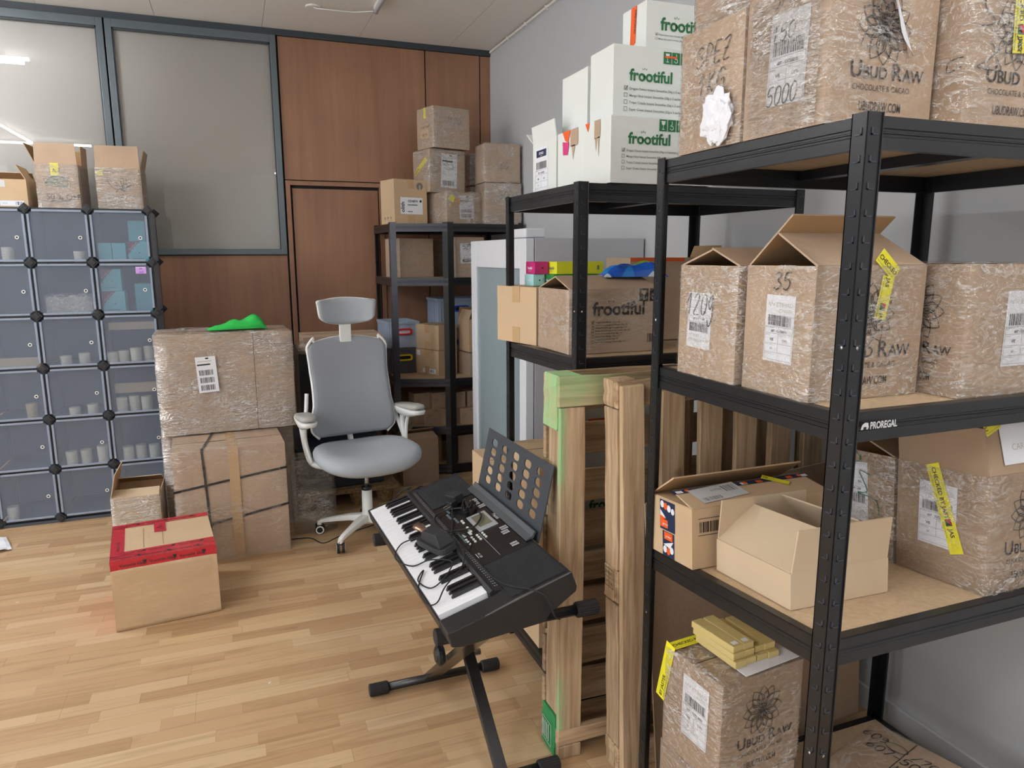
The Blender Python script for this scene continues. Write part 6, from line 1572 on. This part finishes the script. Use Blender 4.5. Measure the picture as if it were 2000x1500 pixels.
carton('dim carton with a white strip on the second shelf of the corner rack, middle', 1.475, 5.42, 1.4205, 10, .22, .2, .272, mat=KRAFTD, film=(FILML, .004), prints=[('white_strip', 'L', lambda d, w, h: d.rect(w*.3, h*.05, w*.4, h*.7, PAPER, 1))], group=G3)
def pr_x(d, w, h): post_label(d, w*.18, h*.34, w*.56, h*.50, 2, 3, 1, False); hand(d, '5210', w*.24, h*.70, h*.12, w=.003); scribble(d, w*.2, h*.36, w*.7, h*.52, 8, PEN, .0025, 4)
carton('film wrapped carton with a penned label, second shelf by the fridge', 1.555, 5.055, 1.4205, 8, .225, .225, .280, film=(FILM, .005), prints=[('shipping_label', 'F', pr_x)], group=G3)
# plastic crates
def crate(label, x, y, z, yaw, W_, D_, H_, mt, hm, hl='handle'):
    r_ = empty('plastic_crate', (x, y, z), R(yaw)); tag(r_, label, 'crate', 'plastic crates on the corner rack')
    t_ = .006; mb = MB(); w, d_ = W_/2, D_/2
    mb.box(-w, w, -d_, -d_+t_, 0, H_); mb.box(-w, w, d_-t_, d_, 0, H_); mb.box(-w, -w+t_, -d_+t_, d_-t_, 0, H_); mb.box(w-t_, w, -d_+t_, d_-t_, 0, H_); mb.box(-w, w, -d_, d_, 0, t_)
    mb.build('crate_body', mt, r_, bevel=.002)
    rm = MB(); e = .007
    for a in ((-w-e, w+e, -d_-e, -d_), (-w-e, w+e, d_, d_+e), (-w-e, -w, -d_, d_), (w, w+e, -d_, d_)): rm.box(*a, H_-.02, H_)
    rm.build('crate_rim', mt, r_, bevel=.002)
    rb = MB()
    for q in range(5):
        xx = -w+.02+(W_-.04)*q/4
        if abs(xx) > .06: rb.box(xx-.004, xx+.004, -d_-.006, -d_, .01, H_-.02)
        yy = -d_+.02+(D_-.04)*q/4; rb.box(-w-.006, -w, yy-.004, yy+.004, .01, H_-.02)
    rb.build('crate_rib', mt, r_)['kind'] = 'stuff'
    hb = MB(); hz = H_*.62; o_ = sup(28, .062, .024, .45); i_ = sup(28, .050, .013, .45)
    hb.add([(a, -d_-.002, hz+b) for a, b in o_]+[(a, -d_-.014, hz+b) for a, b in o_]+[(a, -d_-.014, hz+b) for a, b in i_]+[(a, -d_-.002, hz+b) for a, b in i_], [(k*28+q, k*28+(q+1) % 28, (k+1)*28+(q+1) % 28, (k+1)*28+q) for k in range(3) for q in range(28)])
    hb.build('handle', hm, r_); MB().add([(a, -d_-.0015, hz+b) for a, b in i_], [tuple(range(28))]).build('handle_opening', BLACKR if hm != REDP else PAPER, r_)
    return r_
ZS = .7055
crate('dark grey crate with a yellow handle on the third shelf of the corner rack', 1.130, 5.385, ZS, 4, .225, .29, .190, CRATED, YELP)
cr = crate('blue-grey crate with a red handle, stacked on the dark grey one', 1.130, 5.385, ZS+.191, 4, .230, .31, .195, CRATEM, REDP)
cr2 = crate('tall blue-grey crate under the blue handled one', 1.615, 5.43, ZS, 4, .36, .25, .335, CRATEM, BLUEP)
crate('blue-grey crate with a blue handle, back of the corner rack', 1.60, 5.43, ZS+.336, 4, .375, .255, .210, CRATEM, BLUEP)
GC = 'small tan cartons on the corner rack'
def pr_sl(d, w, h): d.rect(w*.30, h*.06, w*.88, h*.24, PAPER, 0); d.bars(w*.6, h*.09, w*.8, h*.21, NAVY, 1, 10, 3); d.rect(w*.04, h*.74, w*.2, h*.94, PAPER, 0)
carton('small tan carton with two white stickers, lower of the pair on the third shelf', 1.367, 5.160, ZS, 25, .180, .262, .184, mat=KRAFT2, tape='x', prints=[('sticker', 'L', pr_sl)], group=GC)
carton('small tan carton stacked as the upper of the pair on the third shelf', 1.369, 5.164, ZS+.187, 26.5, .178, .258, .181, mat=KRAFT2, tape='x', group=GC)
carton('tan carton at the right of the third shelf, below the opened one', 1.640, 5.05, ZS, 10, .21, .20, .165, mat=KRAFT, film=(FILML, .004), group=GC)
carton('opened tan carton on the third shelf, above another by the fridge door', 1.642, 5.05, ZS+.172, 8, .195, .19, .24, mat=KRAFT2, open_=True, flaps=(('L', .07, -20), ('B', .08, -10), ('R', .05, 10)), group=GC)
def pr_tx(d, w, h):
    for q in range(4): d.rect(w*.12, h*(.62-.08*q), w*(.5-.06*q), h*(.64-.08*q), INKG, 0)
    d.rect(w*.70, h*.82, w*.76, h*.9, INKG, 0); d.rect(w*.8, h*.82, w*.86, h*.9, INKG, 0)
q_ = [(1.145, 5.06, 0, 'lower row, leftmost'), (1.270, 5.045, 0, 'lower row, second from the left'), (1.395, 5.0, 0, 'lower row, third from the left'), (1.523, 4.985, 0, 'lower row, fourth from the left'), (1.650, 4.985, 0, 'lower row, by the fridge'),
      (1.205, 5.07, 1, 'upper row, leftmost'), (1.330, 5.045, 1, 'upper row, second from the left'), (1.455, 5.01, 1, 'upper row, third from the left'), (1.60, 5.03, 1, 'upper row, by the fridge')]
proto = None
for (x_, y_, lv, s_) in q_:
    lab = 'small kraft product box on the fourth shelf, %s' % s_
    z_ = .3555+lv*.1165
    if proto is None:
        proto = carton(lab, x_, y_, z_, 10, .120, .13, .1155, mat=KRAFT, prints=[('printed_text', 'F', pr_tx)], group='small product boxes on the fourth shelf', dent=.001); c = proto
    else: c = copy_tree(proto); c['label'] = lab
    c.location = (x_, y_, z_); c.rotation_euler = (0, 0, R(random.uniform(4, 12)))
carton('brown opened carton on the bottom shelf of the corner rack, right of the chair', 1.19, 5.05, .0705, 14, .26, .22, .27, mat=KRAFTD, open_=True, flaps=(('B', .08, -60), ('L', .08, -50), ('R', .07, 20)), group=GC)
cf = carton('brown carton on the floor in front of the corner rack, beside the chair seat', 1.115, 4.79, 0, 4, .26, .16, .325, mat=KRAFTD, open_=True, flaps=(('B', .09, -55), ('F', .09, -75)), group=GC)
carton('narrow brown carton standing on the bottom shelf behind the rack post', 1.50, 5.0, .0705, 6, .12, .18, .20, mat=KRAFTD, group=GC)
bm = soft_box(.26, .24, .27, 8, 0, .02, 55, .02); o = bm_obj(bm, 'rubbish_bag', pm('black_bag', (.01, .01, .011), .2, spec=.6, bump=.6, bscale=14), None, smooth=True); o.location = (1.735, 5.03, .0705); tag(o, 'black plastic bag on the bottom shelf of the corner rack', 'bag')
